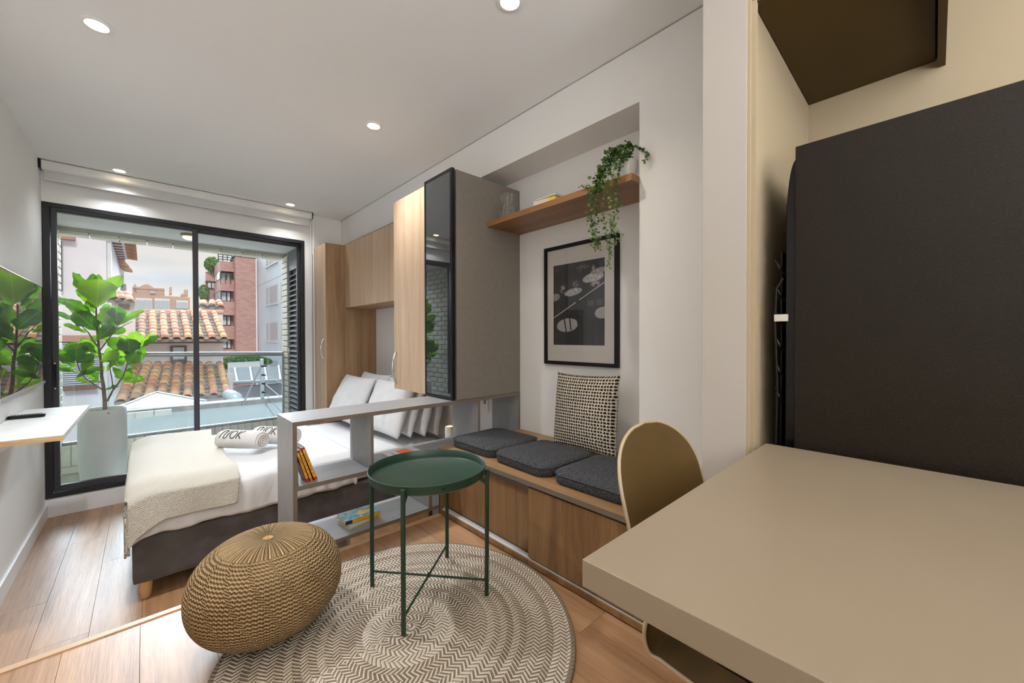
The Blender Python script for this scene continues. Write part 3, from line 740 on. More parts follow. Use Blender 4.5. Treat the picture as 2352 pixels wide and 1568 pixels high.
def pouf(u, v):
    b = -PI/2+PI*v; a = 2*PI*u
    cb = abs(math.cos(b))**.74; r_ = PR*cb*(1+.018*noise.noise(Vector((math.cos(a)*1.5, math.sin(a)*1.5, v*3))))
    z = PH/2+PH/2*math.copysign(abs(math.sin(b))**.97, math.sin(b))
    if v > .9: z -= .016*((v-.9)/.1)**2
    rb = .0012*math.sin(a*72)*min(1, (1-v)*25) if v > .84 else 0
    tilt = .05*math.cos(a-.9)*cb*(v)
    return (PC[0]+r_*math.cos(a), PC[1]+r_*math.sin(a), PC[2]+max(0, z+rb))
rows = [[bm.verts.new(pouf(i/nu, j/nv)) for i in range(nu)] for j in range(nv+1)]
for j in range(nv):
    for i in range(nu):
        i2 = (i+1) % nu; f = bm.faces.new([rows[j][i], rows[j][i2], rows[j+1][i2], rows[j+1][i]]); f.smooth = True
        for lp, q in zip(f.loops, [(i/nu, j/nv), ((i+1)/nu, j/nv), ((i+1)/nu, (j+1)/nv), (i/nu, (j+1)/nv)]): lp[uvl].uv = q
bmesh.ops.remove_doubles(bm, verts=bm.verts, dist=1e-6); bm.to_mesh(me); bm.free(); me.materials.append(m_jute)
pf = thing('knitted_pouf', PC, 'tan hand-knitted pouf standing half on the round rug', 'pouf')
me.transform(Matrix.Translation(-Vector(PC))); o = bpy.data.objects.new('cover', me); COL.objects.link(o); o.parent = pf
g = G()
for k in range(14):
    a = 2*PI*k/14; p0 = Vector((PC[0]+.003*math.cos(a), PC[1]+.003*math.sin(a), PC[2]+PH-.014)); p1 = Vector((PC[0]+.018*math.cos(a+.3), PC[1]+.018*math.sin(a+.3), PC[2]+PH-.0125))
    g.tube([p0, (p0+p1)/2+Vector((0, 0, .002)), p1], .0022, 6)
part('gathered_knot', g, m_jute, pf, smooth=2, kind='stuff')

# green tray table -------------------------------------------------------------
TC = Vector((.848, 1.416, .011)); tt = thing('tray_table', TC, 'dark green round metal tray table on the rug', 'table')
TR = .232; tz = .478
part('tray', G().lathe([(.001, 0), (TR-.008, 0), (TR, .006), (TR+.003, .036), (TR+.0015, .0375), (TR, .036), (TR-.004, .008), (TR-.011, .0035), (.001, .0035)], (TC.x, TC.y, TC.z+tz), 96), m_green, tt, smooth=True)
legs = [Vector((1.003, 1.229, 0)), Vector((.691, 1.605, 0)), Vector((.655, 1.263, 0)), Vector((1.041, 1.571, 0))]
for p in legs:
    d_ = (p-Vector((TC.x, TC.y, 0))).normalized(); q = Vector((TC.x, TC.y, 0))+d_*(TR+.0135)
    top_ = Vector((q.x, q.y, .519)); low = Vector((p.x, p.y, .011))
    L_ = part('leg', G().tube([low, top_], .0085, 16), m_green, tt, smooth=True)
    part('bracket', G().prism([(0, .458), (.040, .485), (.040, .492), (0, .492)], -.0022, .0022, 'y'), m_green, L_) if False else None
    a = Vector((q.x, q.y, 0)); inn = -d_
    g = G(); nrm = Vector((-d_.y, d_.x, 0))*.002
    P = [a+Vector((0, 0, .452)), a+inn*.034+Vector((0, 0, .480)), a+inn*.034+Vector((0, 0, .486)), a+Vector((0, 0, .486))]
    g.add([tuple(k_-nrm) for k_ in P]+[tuple(k_+nrm) for k_ in P], [(0,1,2,3), (7,6,5,4), (0,4,5,1), (1,5,6,2), (2,6,7,3), (3,7,4,0)])
    part('bracket', g, m_green, L_)
for a, b in ((0, 1), (2, 3)):
    pa, pb = legs[a].copy(), legs[b].copy(); pa.z = pb.z = .072
    part('cross_bar', G().tube([pa, pb], .0045, 10), m_green, tt, smooth=True)
part('cross_screw', G().cyl((TC.x, TC.y, .066), (TC.x, TC.y, .082), .006, 12), m_green, tt, smooth=True)
for a in (.35, 2.6, 4.4):
    c = Vector((TC.x+math.cos(a)*(TR+.002), TC.y+math.sin(a)*(TR+.002), TC.z+tz+.022)); r_ = Vector((math.cos(a), math.sin(a), 0))
    part('rim_hole', G().cyl(c-r_*.003, c+r_*.002, .0032, 12), m_black, tt)

# books ------------------------------------------------------------------------
m_page = plain('book_pages', (.72, .66, .52), .8, bump=.2, bscale=200)
def book(name, loc, L, W, T, cover, label, rz=0, tilt=0, spine=None, group=None, marks=None, ylean=0, coverbits=()):
    """flat book: L along local x, W along local y, spine at y=0; tilt rotates about local y"""
    t = thing(name, loc, label, 'book', group)
    def put(n, g, m, **k):
        me = g.mesh(n, k.get('bevel', 0)); me.materials.append(m); o = bpy.data.objects.new(n, me); COL.objects.link(o); o.parent = t
        if k.get('kind'): o['kind'] = k['kind']
        return o
    c = .0018
    put('cover', G().box(0, L, 0, W, 0, c).box(0, L, 0, W, T-c, T).box(0, L, 0, c, 0, T), cover)
    put('pages', G().box(.002, L-.002, c, W-.003, c, T-c), m_page)
    if marks:
        for n_, box_, m_ in marks: put(n_, G().box(*box_), m_)
    t.rotation_euler = Matrix.LocRotScale(None, (rotm(0, 0, rz) @ rotm(ylean, tilt, 0)).to_quaternion(), None).to_euler()
    return t
red = plain('red_orange_cover', (.45, .045, .012), .45); orange = plain('orange_cover', (.62, .16, .012), .45); gold = plain('gold_print', (.78, .46, .06), .45)
# three paperbacks leaning on the end panel; spines face the room
def leaning(x_, ang, T, H, cover, label, z=.3585):
    t = thing('paperback', (x_, 2.05, z), label, 'book', 'paperbacks leaning in the divider')
    def put(n, g, m, kind=None):
        me = g.mesh(n); me.materials.append(m); o = bpy.data.objects.new(n, me); COL.objects.link(o); o.parent = t
        if kind: o['kind'] = kind
    W = .105
    put('cover', G().box(0, .0015, 0, W, 0, H).box(T-.0015, T, 0, W, 0, H).box(0, T, 0, .0015, 0, H), cover)
    put('pages', G().box(.0015, T-.0015, .0015, W-.002, .001, H-.0015), m_page)
    put('spine_panel', G().box(.0018, T-.0018, -.0006, .0002, .018, H-.012), gold)
    g = G(); z_ = .026; rr = random.Random(int(x_*1e4))
    while z_ < H-.03:
        k = rr.choice((.003, .004, .005)); g.box(T*.30, T*.70, -.0009, -.0005, z_, z_+k); z_ += k+.003+(.005 if rr.random() < .15 else 0)
    put('spine_print', g, red, 'stuff')
    t.rotation_euler = (0, -ang, 0)
    return t
leaning(.564, math.radians(17), .013, .165, red, 'red paperback leaning against the divider end panel, innermost of three')
leaning(.580, math.radians(18), .013, .168, orange, 'orange and red paperback leaning in the divider, between two others')
leaning(.598, math.radians(19), .015, .178, red, 'red and gold paperback leaning in the divider, outermost of three')
book('book', (.518, 2.06, .3585), .012, .14, .10, plain('grey_green_cover', (.24, .27, .18), .6), 'grey-green booklet standing behind the three red paperbacks') 
# stack on the low shelf
yel = plain('yellow_cover', (.80, .56, .02), .45); navy = plain('navy_cover', (.02, .035, .07), .45)
x = N('painted_cover'); v = x.tc(); n1 = x.noise(x.map(v, (1, 1.6, 1)), 38, 4, .7, .8); n2 = x.noise(v, 14, 2)
s = x.xyz(v); dxx = x.M('SUBTRACT', s[0], .118); dyy = x.M('SUBTRACT', s[1], .052)
dd = x.M('ADD', x.M('MULTIPLY', dxx, dxx), x.M('MULTIPLY', x.M('MULTIPLY', dyy, dyy), 1.6)); blob = x.M('LESS_THAN', x.M('ADD', dd, x.M('MULTIPLY', n2, .0012)), .0018)
base = x.ramp(n1, [(.35, (.03, .09, .16)), (.5, (.12, .28, .38)), (.62, (.32, .50, .42)), (.75, (.55, .62, .30))])
m_paint = x.bsdf(x.mix(blob, base, x.ramp(n1, [(.4, (.55, .22, .03)), (.55, (.85, .55, .05)), (.7, (.80, .70, .35))])), .4)
whitec = plain('ivory_cover', (.68, .64, .52), .5)
book('book', (.772, 2.075, .0522), .175, .118, .020, whitec, 'ivory and yellow book at the bottom of the pair on the low shelf', .20, marks=[('spine_label', (.058, .176, -.0006, .0008, .001, .019), yel), ('spine_label', (.060, .12, -.0009, .0002, .003, .017), whitec)])
book('book', (.758, 2.088, .0725), .190, .122, .019, plain('deep_yellow_cover', (.70, .40, .015), .45), 'book with a blue painted cover and yellow spine, on top of another book', .02,
     marks=[('cover_print', (0, .190, .0, .122, .0188, .0195), m_paint), ('spine_label', (.0, .036, -.0006, .0008, 0, .0195), navy)])
book('book', (1.015, 2.075, .3585), .20, .13, .016, plain('pale_cover', (.60, .60, .60), .45), 'grey book with an orange cover panel on the upper divider shelf', .05,
     marks=[('cover_panel', (.075, .155, .012, .118, .0155, .0163), plain('orange_panel', (.85, .17, .03), .45)), ('cover_print', (.04, .046, .05, .10, .0155, .0163), m_black)])

# ---------------------------------------------------------------- niche: shelf, vase, books, plant, picture
sh = solo('wall_shelf', G().prism([(1.655, .985), (1.655, 2.012), (XN-.001, 2.012), (XN-.001, .963), (XR+.001, .963), (XR-.001, .960), (1.655, .960)], 1.779, 1.812), m_shelf, 'thick brown wooden shelf high in the bench niche', 'shelf', (1.8, 1.49, 1.78), bevel=.0012)
vz = thing('glass_vase', (1.70, 1.865, 1.812), 'hourglass clear glass vase on the wooden shelf', 'vase')
prof = [(.001, .002), (.036, .002), (.045, .012), (.049, .035), (.044, .060), (.032, .082), (.031, .090), (.036, .112), (.039, .135), (.040, .150)]
m_vase = clear_glass('vase_glass', (.985, .99, .99), 1.4, .55)
part('body', G().lathe(prof+[(r_-.0025, z) for r_, z in reversed(prof[1:])]+[(.001, .006)], (1.70, 1.865, 1.812), 40), m_vase, vz, smooth=True)
g = G()
for k in range(16):
    a = 2*PI*k/16; g.tube([(1.70+math.cos(a)*(r_+.0003), 1.865+math.sin(a)*(r_+.0003), 1.812+z) for r_, z in prof[2:]], .0007, 4)
part('ribs', g, m_vase, vz, kind='stuff')
book('book', (1.665, 1.60, 1.8125), .155, .205, .030, whitec, 'thick ivory book under the thin yellow-edged one on the wooden shelf', -PI/2+.10, marks=[('spine_label', (.105, .156, -.0006, .001, .004, .024), yel)])
book('book', (1.668, 1.585, 1.8430), .15, .20, .010, plain('cream_cover', (.66, .60, .46), .5), 'thin cream book on top of the thick ivory one on the wooden shelf', -PI/2+.04)

pl = thing('trailing_plant', (1.745, 1.035, 1.812), 'trailing plant with small round leaves in a white pot, hanging off the wooden shelf', 'plant')
part('pot', G().lathe([(.001, 0), (.034, 0), (.038, .004), (.046, .052), (.049, .066), (.0495, .098), (.046, .100), (.044, .097), (.042, .07), (.001, .068)], (1.745, 1.035, 1.812), 40), m_ceramic, pl, smooth=True)
part('soil', G().lathe([(.001, .082), (.043, .082), (.043, .086), (.001, .086)], (1.745, 1.035, 1.812), 24), m_soil, pl)
def round_leaf(g, c, ax, up, r_):
    ax = ax.normalized(); n_ = up.normalized(); sd = ax.cross(n_).normalized(); n_ = sd.cross(ax)
    pts = []
    for k in range(7):
        a = 2*PI*k/7; pts.append(c+ax*r_*(1+math.cos(a))*1.0+sd*r_*.92*math.sin(a)+n_*.18*r_*math.cos(2*a))
    cen = c+ax*r_
    b = len(g.v); g.v += [tuple(p) for p in pts]+[tuple(cen+n_*r_*.12)]; g.f += [(b+k, b+(k+1) % 7, b+7) for k in range(7)]
rr = random.Random(5)
PT = Vector((1.745, 1.035, 1.905))
def strand(path, n, r0, r1, spread=.0, dens=2):
    path = [Vector(p) for p in path]; g = G(); st_ = G()
    # Catmull-Rom
    P = [path[0]]+path+[path[-1]]; cur = []
    for i in range(1, len(P)-2):
        for k in range(12):
            t = k/12; a, b, c_, d_ = P[i-1], P[i], P[i+1], P[i+2]
            cur.append(.5*((2*b)+(-a+c_)*t+(2*a-5*b+4*c_-d_)*t*t+(-a+3*b-3*c_+d_)*t**3))
    cur.append(path[-1])
    s_ = part('trailing_stem', G().tube(cur, .0011, 5), m_vine, pl, smooth=2)
    for i in range(n):
        t = i/(n-1); p = cur[min(len(cur)-1, int(t*(len(cur)-1)))]; r_ = r0+(r1-r0)*t
        for k in range(dens):
            a = rr.uniform(0, 2*PI); d_ = Vector((math.cos(a), math.sin(a), rr.uniform(-.5, .25)))
            if d_.x > .3 and p.x > 1.9: d_.x *= -1
            off = Vector((rr.gauss(0, spread), rr.gauss(0, spread), rr.gauss(0, spread*.7)))
            round_leaf(g, p+off, d_, Vector((rr.gauss(-.4, .5), rr.gauss(-.6, .5), rr.gauss(.5, .5))), r_*rr.uniform(.75, 1.25))
    part('leaves', g, m_vine, s_, kind='stuff')
def hang(x0, x1, y0, y1, z1, zz=None): return [PT+Vector((-.02, 0, .0)), (x0*.6+PT.x*.4, y0*.6+PT.y*.4, PT.z+.045), (x0, y0, PT.z-.01), (x0, y0, 1.80), (x1, (y0+y1)/2, (1.80+z1)/2), (x1, y1, z1)]
XF = 1.640
def fromx(px, py, X=XF): return atX(px, py, X)
def str_px(pts, n, r0, r1, spread=0, dens=2):
    n = int(n*1.3); r0 *= 1.1; r1 *= 1.15
    P = [PT]+[fromx(a, b, c) for a, b, c in pts]; strand(P, n, r0, r1, spread, dens)
str_px([(1425, 352, 1.70), (1398, 372, 1.64), (1382, 410, 1.625), (1370, 460, 1.625), (1366, 520, 1.625), (1372, 560, 1.63)], 60, .0085, .0055, .010, 3)
str_px([(1415, 348, 1.70), (1385, 380, 1.64), (1368, 425, 1.63), (1360, 470, 1.63), (1358, 510, 1.63), (1362, 545, 1.63), (1369, 575, 1.63)], 52, .0085, .0055, .008, 3)
str_px([(1430, 350, 1.70), (1405, 385, 1.63), (1392, 430, 1.62), (1386, 480, 1.62), (1392, 530, 1.625), (1397, 570, 1.63), (1400, 614, 1.63)], 60, .0085, .0048, .006, 2)
str_px([(1440, 350, 1.70), (1422, 385, 1.63), (1416, 430, 1.62), (1418, 470, 1.62), (1410, 505, 1.62), (1402, 540, 1.625), (1400, 575, 1.63)], 50, .008, .005, .005, 2)
str_px([(1432, 345, 1.71), (1412, 380, 1.63), (1404, 430, 1.62), (1402, 500, 1.62), (1414, 530, 1.625), (1414, 560, 1.63)], 48, .008, .0055, .008, 2)
str_px([(1420, 350, 1.71), (1390, 395, 1.63), (1372, 440, 1.625), (1350, 430, 1.64), (1335, 428, 1.645)], 36, .008, .004, .007, 2)
str_px([(1410, 345, 1.70), (1386, 385, 1.64), (1372, 415, 1.635), (1362, 440, 1.63)], 40, .009, .007, .014, 3)
str_px([(1452, 338, 1.72), (1470, 342, 1.71), (1484, 352, 1.70), (1481, 370, 1.70)], 22, .008, .006, .003, 2)
str_px([(1442, 332, 1.72), (1430, 340, 1.70), (1415, 342, 1.69), (1402, 345, 1.68)], 28, .0095, .008, .008, 2)
str_px([(1448, 335, 1.72), (1438, 355, 1.69), (1432, 372, 1.68)], 18, .009, .007, .006, 2)

# framed photograph
pc = thing('picture_frame', (1.95, 1.485, 1.255), 'black framed photo print with a white mat above the bench', 'picture')
fy0, fy1, fz0, fz1 = 1.208, 1.762, .878, 1.634
xf = XN-.028
part('frame', G().box(xf, XN-.003, fy0, fy1, fz0, fz0+.022).box(xf, XN-.003, fy0, fy1, fz1-.022, fz1).box(xf, XN-.003, fy0, fy0+.022, fz0+.022, fz1-.022).box(xf, XN-.003, fy1-.022, fy1, fz0+.022, fz1-.022), m_black, pc, bevel=.001)
part('mat_board', G().box(xf+.012, xf+.015, fy0+.02, fy1-.02, fz0+.02, fz1-.02), plain('ivory_mat', (.76, .72, .67), .8), pc)
# print: a night-time cafe terrace, painted vertex by vertex on a fine sheet
ay0, ay1, az0, az1 = 1.300, 1.688, 1.003, 1.512
nu, nv = 150, 196
me = bpy.data.meshes.new('photo_print'); vv = []; ff = []; cc = []
def ell(u, v, cu, cv, a, b, rot=0):
    x_, y_ = u-cu, (v-cv)*1.31; c_, s_ = math.cos(rot), math.sin(rot); x_, y_ = x_*c_+y_*s_, -x_*s_+y_*c_
    return (x_/a)**2+(y_/b)**2
def art(u, v):  # u 0..1 left-right seen by the viewer, v 0..1 bottom-top
    nz_ = noise.noise(Vector((u*9, v*12, 1)))+.5*noise.noise(Vector((u*26, v*30, 2)))
    g_ = .015+.010*nz_
    line = .53+.33*(u-.5)*1.15     # edge of the long table
    if v > line: g_ = .018+.03*max(0, noise.noise(Vector((u*6, v*9, 5))))
    if v > .80: g_ = .012+.09*max(0, noise.noise(Vector((u*8, v*14, 9)))-.15)
    if v < line-.03: g_ = .020+.022*max(0, noise.noise(Vector((u*14, v*40, 4))))
    if abs(v-line) < .006 and not (.46 < u < .53): g_ = .6
    for cu, cv, a, b, k in ((.41, .645, .165, .052, .62), (.79, .79, .18, .065, .68), (.90, .86, .14, .04, .45), (.04, .60, .09, .055, .40)):
        e = ell(u, v, cu, cv, a, b, .12)
        if e < 1: g_ = k*(.75+.5*noise.noise(Vector((u*22, v*26, 3)))) if e < .72 else k*.55
        elif e < 1.12: g_ = k*1.2
    for cu, cv, a, b in ((.29, .245, .21, .105), (.97, .375, .14, .085)):
        e = ell(u, v, cu, cv, a, b, .08)
        if e < 1: g_ = .42+.08*noise.noise(Vector((u*50, v*12, 3)))
        elif e < 1.06: g_ = .42
    for bx, tx, by, ty in ((.27, .22, .16, .36), (.37, .33, .18, .36), (.52, .50, .05, .36), (.63, .55, .0, .36), (.78, .79, .05, .30)):
        if by < v < ty:
            xx_ = bx+(tx-bx)*(v-by)/(ty-by)
            if abs(u-xx_) < .013: g_ = .006
    for cu, cv, a, b, k in ((.19, .69, .05, .06, .30), (.22, .72, .03, .035, .5), (.46, .74, .06, .05, .22), (.80, .90, .03, .05, .45), (.60, .93, .13, .035, .16), (.83, .72, .09, .05, .40)):
        e = ell(u, v, cu, cv, a, b)
        if e < 1 and noise.noise(Vector((u*38, v*38, 8))) > -.12: g_ = k*(1-.4*e)
    if v < .55 and u > .68 and .46 < v < .53 and abs((u*6) % 1-.5) < .36: g_ = .07
    return max(.003, min(.8, g_))
for j in range(nv+1):
    for i in range(nu+1):
        u, v_ = i/nu, j/nv; vv.append((xf+.0115, ay1+(ay0-ay1)*u, az0+(az1-az0)*v_)); cc.append(art(u, v_))
for j in range(nv):
    for i in range(nu): a = j*(nu+1)+i; ff.append((a, a+1, a+nu+2, a+nu+1))
me.from_pydata(vv, [], ff); at_ = me.color_attributes.new('print', 'FLOAT_COLOR', 'POINT')
buf = []
for k in cc: buf += [k*1.02, k, k*.97, 1]
at_.data.foreach_set('color', buf)
x = N('monochrome_print'); a_ = x.n('ShaderNodeVertexColor', layer_name='print'); mprint = x.bsdf(a_.outputs[0], .5)
me.materials.append(mprint); me.transform(Matrix.Translation(-Vector((1.95, 1.485, 1.255)))); o = bpy.data.objects.new('photo_print', me); COL.objects.link(o); o.parent = pc
part('pane', G().box(xf+.005, xf+.0075, fy0+.02, fy1-.02, fz0+.02, fz1-.02), clear_glass('picture_glass', (.98, .98, .98), 1.4, .55), pc)

# ---------------------------------------------------------------- counter, chair, fridge, upper cabinet
ct = thing('counter_table', (.86, -.3, 0), 'greige counter-height table top jutting out in front of the fridge', 'table')
part('top', G().box(.431, 1.283, -1.1, .324, .713, .75), m_counter, ct, bevel=.0012)
part('edge_strip', G().box(1.2835, 1.2985, -1.1, .320, .700, .7465), m_counter, ct, bevel=.001)
part('support_panel', G().box(.60, 1.26, -1.06, -1.03, 0, .7128), m_counter, ct)

ch = thing('shell_chair', (.95, .22, 0), 'olive brown moulded shell chair tucked under the end of the table', 'chair')
def shell(u, v):
    """u across -1..1, v 0 front lip -> 1 top of the back; world coordinates"""
    au = abs(u)
    if v < .42:
        t = v/.42; y = .02+.37*t; z = .402-.014*math.sin(PI*t*.9); w = .212-.05*(1-t)**4-.016*t; cx_ = .955
        z += .004*au**2.6
    elif v < .56:
        t = (v-.42)/.14; a = t*PI/2; y = .39+.062*math.sin(a); z = .398+.082*(1-math.cos(a)); w = .196+.002*t; cx_ = .955-.004*t
        y -= .058*au**2.4*t
    else:
        t = 1-(1-(v-.56)/.44)**1.6; z = .480+.355*t; y = .452+.045*t; cx_ = .951-.030*t
        s_ = max(0, (z-.68)/.155); w = .194*math.sqrt(max(0, 1-s_**2.5)) if s_ > 0 else .194
        y -= .058*((au*w/.198)**2.4)*(1-.55*t)
    return Vector((cx_+u*w, y, z))
def place(p): return Vector(p)
def leg_at(x_, y_, z_): return Vector((.95+x_, .22+y_, z_))
nu, nv = 28, 64
g = G()
T = .0065
top_ = [[shell(-1+2*i/nu, j/nv) for i in range(nu+1)] for j in range(nv+1)]
def nrm_at(i, j):
    a = top_[j][min(i+1, nu)]-top_[j][max(i-1, 0)]; b = top_[min(j+1, nv)][i]-top_[max(j-1, 0)][i]
    n_ = a.cross(b); n_ = n_.normalized() if n_.length > 1e-9 else Vector((0, -1, .1)); k_ = max(0, min(1, (j/nv-.60)/.15)); return (n_*(1-k_)+Vector((0, -.99, .12))*k_).normalized()
g.grid(lambda u, v: place(top_[round(v*nv)][round(u*nu)]), nu, nv)
inner = part('seat_shell', g, m_mustard, ch, smooth=2)
g = G().grid(lambda u, v: place(top_[round(v*nv)][round(u*nu)]-nrm_at(round(u*nu), round(v*nv))*T), nu, nv)
part('shell_back', g, m_mustard, inner, smooth=2)
rim = [top_[j][0]-nrm_at(0, j)*T/2 for j in range(nv-1)]+[top_[nv][nu//2]-nrm_at(0, nv)*T/2]+[top_[j][nu]-nrm_at(nu, j)*T/2 for j in range(nv-2, -1, -1)]+[top_[0][i]-nrm_at(i, 0)*T/2 for i in range(nu-1, 0, -1)]
part('shell_rim', G().tube([place(p) for p in rim], T*.62, 8, closed=True), m_shelledge, ch, smooth=2)
for sx in (-1, 1):
    for sy in (-1, 1):
        p0 = leg_at(sx*.10, sy*.10, .385); p1 = leg_at(sx*.19, sy*.19, 0)
        part('leg', G().tube([p0, p1], [.016, .010], 16), m_legwood, ch, smooth=True)
for sx in (-1, 1): part('seat_mount', G().beam(leg_at(sx*.10, -.11, .385), leg_at(sx*.10, .11, .385), .02, .012), m_black, ch)

fg = thing('refrigerator', (1.65, -.05, 0), 'tall dark brown refrigerator seen from the side, behind the table', 'refrigerator')
part('body', G().box(1.332, 1.93, -.36, .268, .03, 1.580), m_fridge, fg, bevel=.002)
part('door', G().box(1.334, 1.928, -.42, -.363, .05, 1.10), m_fridge, fg, bevel=.006)
part('door', G().box(1.334, 1.928, -.42, -.363, 1.11, 1.575), m_fridge, fg, bevel=.006)
part('base', G().box(1.36, 1.90, -.33, .24, 0, .029), m_black, fg)
bp_ = part('back_cover', G().prism([(.2685, .05), (.292, .05), (.292, 1.36)]+[(.2685+.0235*math.cos(PI/2*k/10), 1.36+.19*math.sin(PI/2*k/10)) for k in range(1, 11)], 1.345, 1.915, 'x'), m_blackgl, fg, bevel=.003)
g = G()
cond = part('condenser', G().box(1.37, 1.89, .306, .310, .30, 1.30), m_black, fg)
for k in range(6):
    z = .86+k*.075
    part('tube_bend', G().tube([(1.385, .292, z), (1.372, .300, z), (1.364, .310, z+.012), (1.364, .316, z+.028), (1.372, .322, z+.042), (1.385, .326, z+.044)], .0035, 8), m_blackgl, cond, smooth=True)
part('power_cord', G().tube([(1.352, .300, 1.22), (1.346, .315, 1.19), (1.345, .318, 1.1), (1.347, .312, .9), (1.345, .316, .7), (1.347, .31, .4)], .0035, 8), m_black, fg, smooth=True)
part('cable_clip', G().box(1.335, 1.352, .285, .318, 1.095, 1.115), plain('pale_clip', (.66, .63, .55), .5), fg, bevel=.001)
uc = thing('upper_cabinet', (1.63, .17, 1.997), 'dark brown cabinet above the refrigerator, only its underside showing', 'cabinet')
part('body', G().box(1.290, 1.999, .004, .356, 1.998, 2.435), m_upper, uc, bevel=.001)
part('door', G().box(1.268, 1.288, .002, .357, 1.992, 2.435), m_upper, uc, bevel=.001)
part('end_panel', G().box(1.268, 1.999, -.020, -.001, 1.972, 2.435), m_upper, uc, bevel=.001)

# ---------------------------------------------------------------- TV wall
tv = thing('wall_television', (-.575, 3.95, 1.07), 'flat black television on the left wall mirroring the balcony plant', 'television')
part('casing', G().box(-.588, -.556, 3.335, 4.600, .715, 1.437), m_blackgl, tv, bevel=.002)
part('screen', G().box(-.5558, -.5545, 3.338, 4.597, .734, 1.434), mirrorish('television_glass', (.02, .021, .023), .80), tv)
part('lower_bezel', G().box(-.5558, -.552, 3.335, 4.600, .715, .7335), plain('grey_bezel', (.30, .30, .31), .35), tv)
ts = thing('wall_shelf', (-.46, 3.5, .56), 'pale wooden board shelf on brackets below the television', 'shelf')
part('board', G().prism([(-.589, 2.925), (-.294, 2.900), (-.289, 4.095), (-.589, 4.10)], .553, .58), m_tvshelf, ts, bevel=.001)
part('raw_edge', G().prism([(-.589, 2.9235), (-.2935, 2.8985), (-.2935, 2.8995), (-.589, 2.9245)], .5532, .577), m_tvedge, ts)
for y in (3.02, 3.9):
    part('bracket', G().prism([(-.589, .552), (-.36, .552), (-.42, .545), (-.47, .535), (-.54, .49), (-.589, .43)], y-.012, y+.012, 'y'), m_white, ts, bevel=.002)
rc = thing('remote_control', (-.515, 3.675, .58), 'dark remote control lying across the shelf below the television', 'remote')
part('body', G().softbox(-.586, -.443, 3.652, 3.698, .5805, .600, .006, 6), m_black, rc, smooth=2)
bm_ = G()
for k in range(10):
    for j in range(3): bm_.box(-.578+.0127*k, -.571+.0127*k, 3.660+.011*j, 3.667+.011*j, .5995, .6030)
part('buttons', bm_, plain('grey_buttons', (.25, .25, .26), .5), rc, kind='stuff')
# ================================================================ BALCONY
BYO = 5.80
struct('floor_balcony', G().box(-.75, 1.55, YW+.14, 6.0, -.40, -.30), m_mortar, label='balcony floor')
struct('ceiling_balcony', G().box(-.75, 1.55, YW+.14, BYO, 2.147, 2.25), m_ceil, label='white underside of the balcony above')
struct('trim_5', G().box(-.62, 1.37, BYO, 5.93, 2.112, 2.25), plain('grey_lintel', (.50, .51, .48), .8), label='lintel along the outer edge of the balcony ceiling')
def brickmesh(a, b, c, amt=.004):
    me = G().box(0, a, 0, b, 0, c).mesh('brick', amt, 1); me.materials.append(m_brick); return me
rb2 = random.Random(3)
# parapet
wb = struct('wall_parapet', G().box(-.62, 1.37, BYO+.012, 5.93, -.30, -.004), m_mortar, label='low cream brick parapet of the balcony')
sold = brickmesh(.066, .13, .205); stre = brickmesh(.205, .05, .062)
x = -.612
while x < 1.31: piece('brick', sold, (x, BYO, -.208+rb2.uniform(-.001, .002)), wb); x += .076
for r_ in range(1):
    x = -.612+.1*r_
    while x < 1.2: piece('brick', stre, (x, BYO+.002, -.282-.074*r_), wb); x += .215
# lintel course
wl = bpy.data.objects['trim_5']; lint = brickmesh(.205, .15, .035)
x = -.61
while x < 1.2: piece('brick', lint, (x, BYO+.01, 2.0775), wl); x += .215
# side walls
wsl = struct('wall_balcony_left', G().box(-.75, -.612, YW+.14, 5.93, -.30, 2.147), m_mortar, label='cream brick side wall of the balcony at the planter')
side = brickmesh(.012, .205, .062); k = 0; z = -.296
while z < 2.07:
    y = YW+.15-(.1 if k % 2 else 0)
    while y < 5.90:
        a, b = max(y, YW+.145), min(y+.205, 5.93)
        if b-a > .04:
            o = piece('brick', side, (-.612, a, z), wsl); o.scale = (1, (b-a)/.205, 1)
        y += .216
    z += .073; k += 1
wsr = struct('wall_balcony_right', G().box(1.40, 1.55, YW+.14, 5.64, -.30, 2.147).box(1.352, 1.55, 5.64, 5.93, -.30, 2.147), plain('grey_balcony_wall', (.30, .31, .32), .8), label='grey side wall of the balcony behind the louvred panel')
jam = brickmesh(.016, .28, .062); jam2 = brickmesh(.205, .012, .062); z = -.296
while z < 2.07: piece('brick', jam, (1.337, 5.645, z), wsr); z += .073

# railing
ra = thing('balcony_railing', (.36, 5.86, 0), 'glass balcony railing with a round steel handrail above the brick parapet', 'railing')
part('handrail', G().tube([atY(137, 815, 5.86), atY(657, 812, 5.86)], .026, 24), m_steel, ra, smooth=True)
part('bottom_channel', G().box(-.60, 1.335, 5.84, 5.88, -.0, .024), m_steel, ra, bevel=.002)
for a, b in ((-.598, .36), (.366, 1.333)):
    part('glass_panel', G().box(a, b, 5.856, 5.864, .02, .83), m_railglass, ra)
part('post', G().box(1.322, 1.336, 5.845, 5.875, 0, .85), m_steel, ra, bevel=.002)

bl = thing('balcony_lamp', (.355, 5.38, 2.147), 'small round glass lamp on the balcony ceiling', 'lamp')
part('base_ring', G().lathe([(.001, 0), (.070, 0), (.072, -.006), (.070, -.022), (.060, -.026), (.001, -.026)], (.355, 5.38, 2.147), 36), plain('brass_ring', (.45, .33, .16), .4, .6), bl, smooth=True)
part('bowl', G().lathe([(.060, -.022), (.056, -.038), (.042, -.052), (.02, -.060), (.001, -.062)], (.355, 5.38, 2.147), 36), glow('bowl_glow', (1.0, .93, .80), .95), bl, smooth=True)

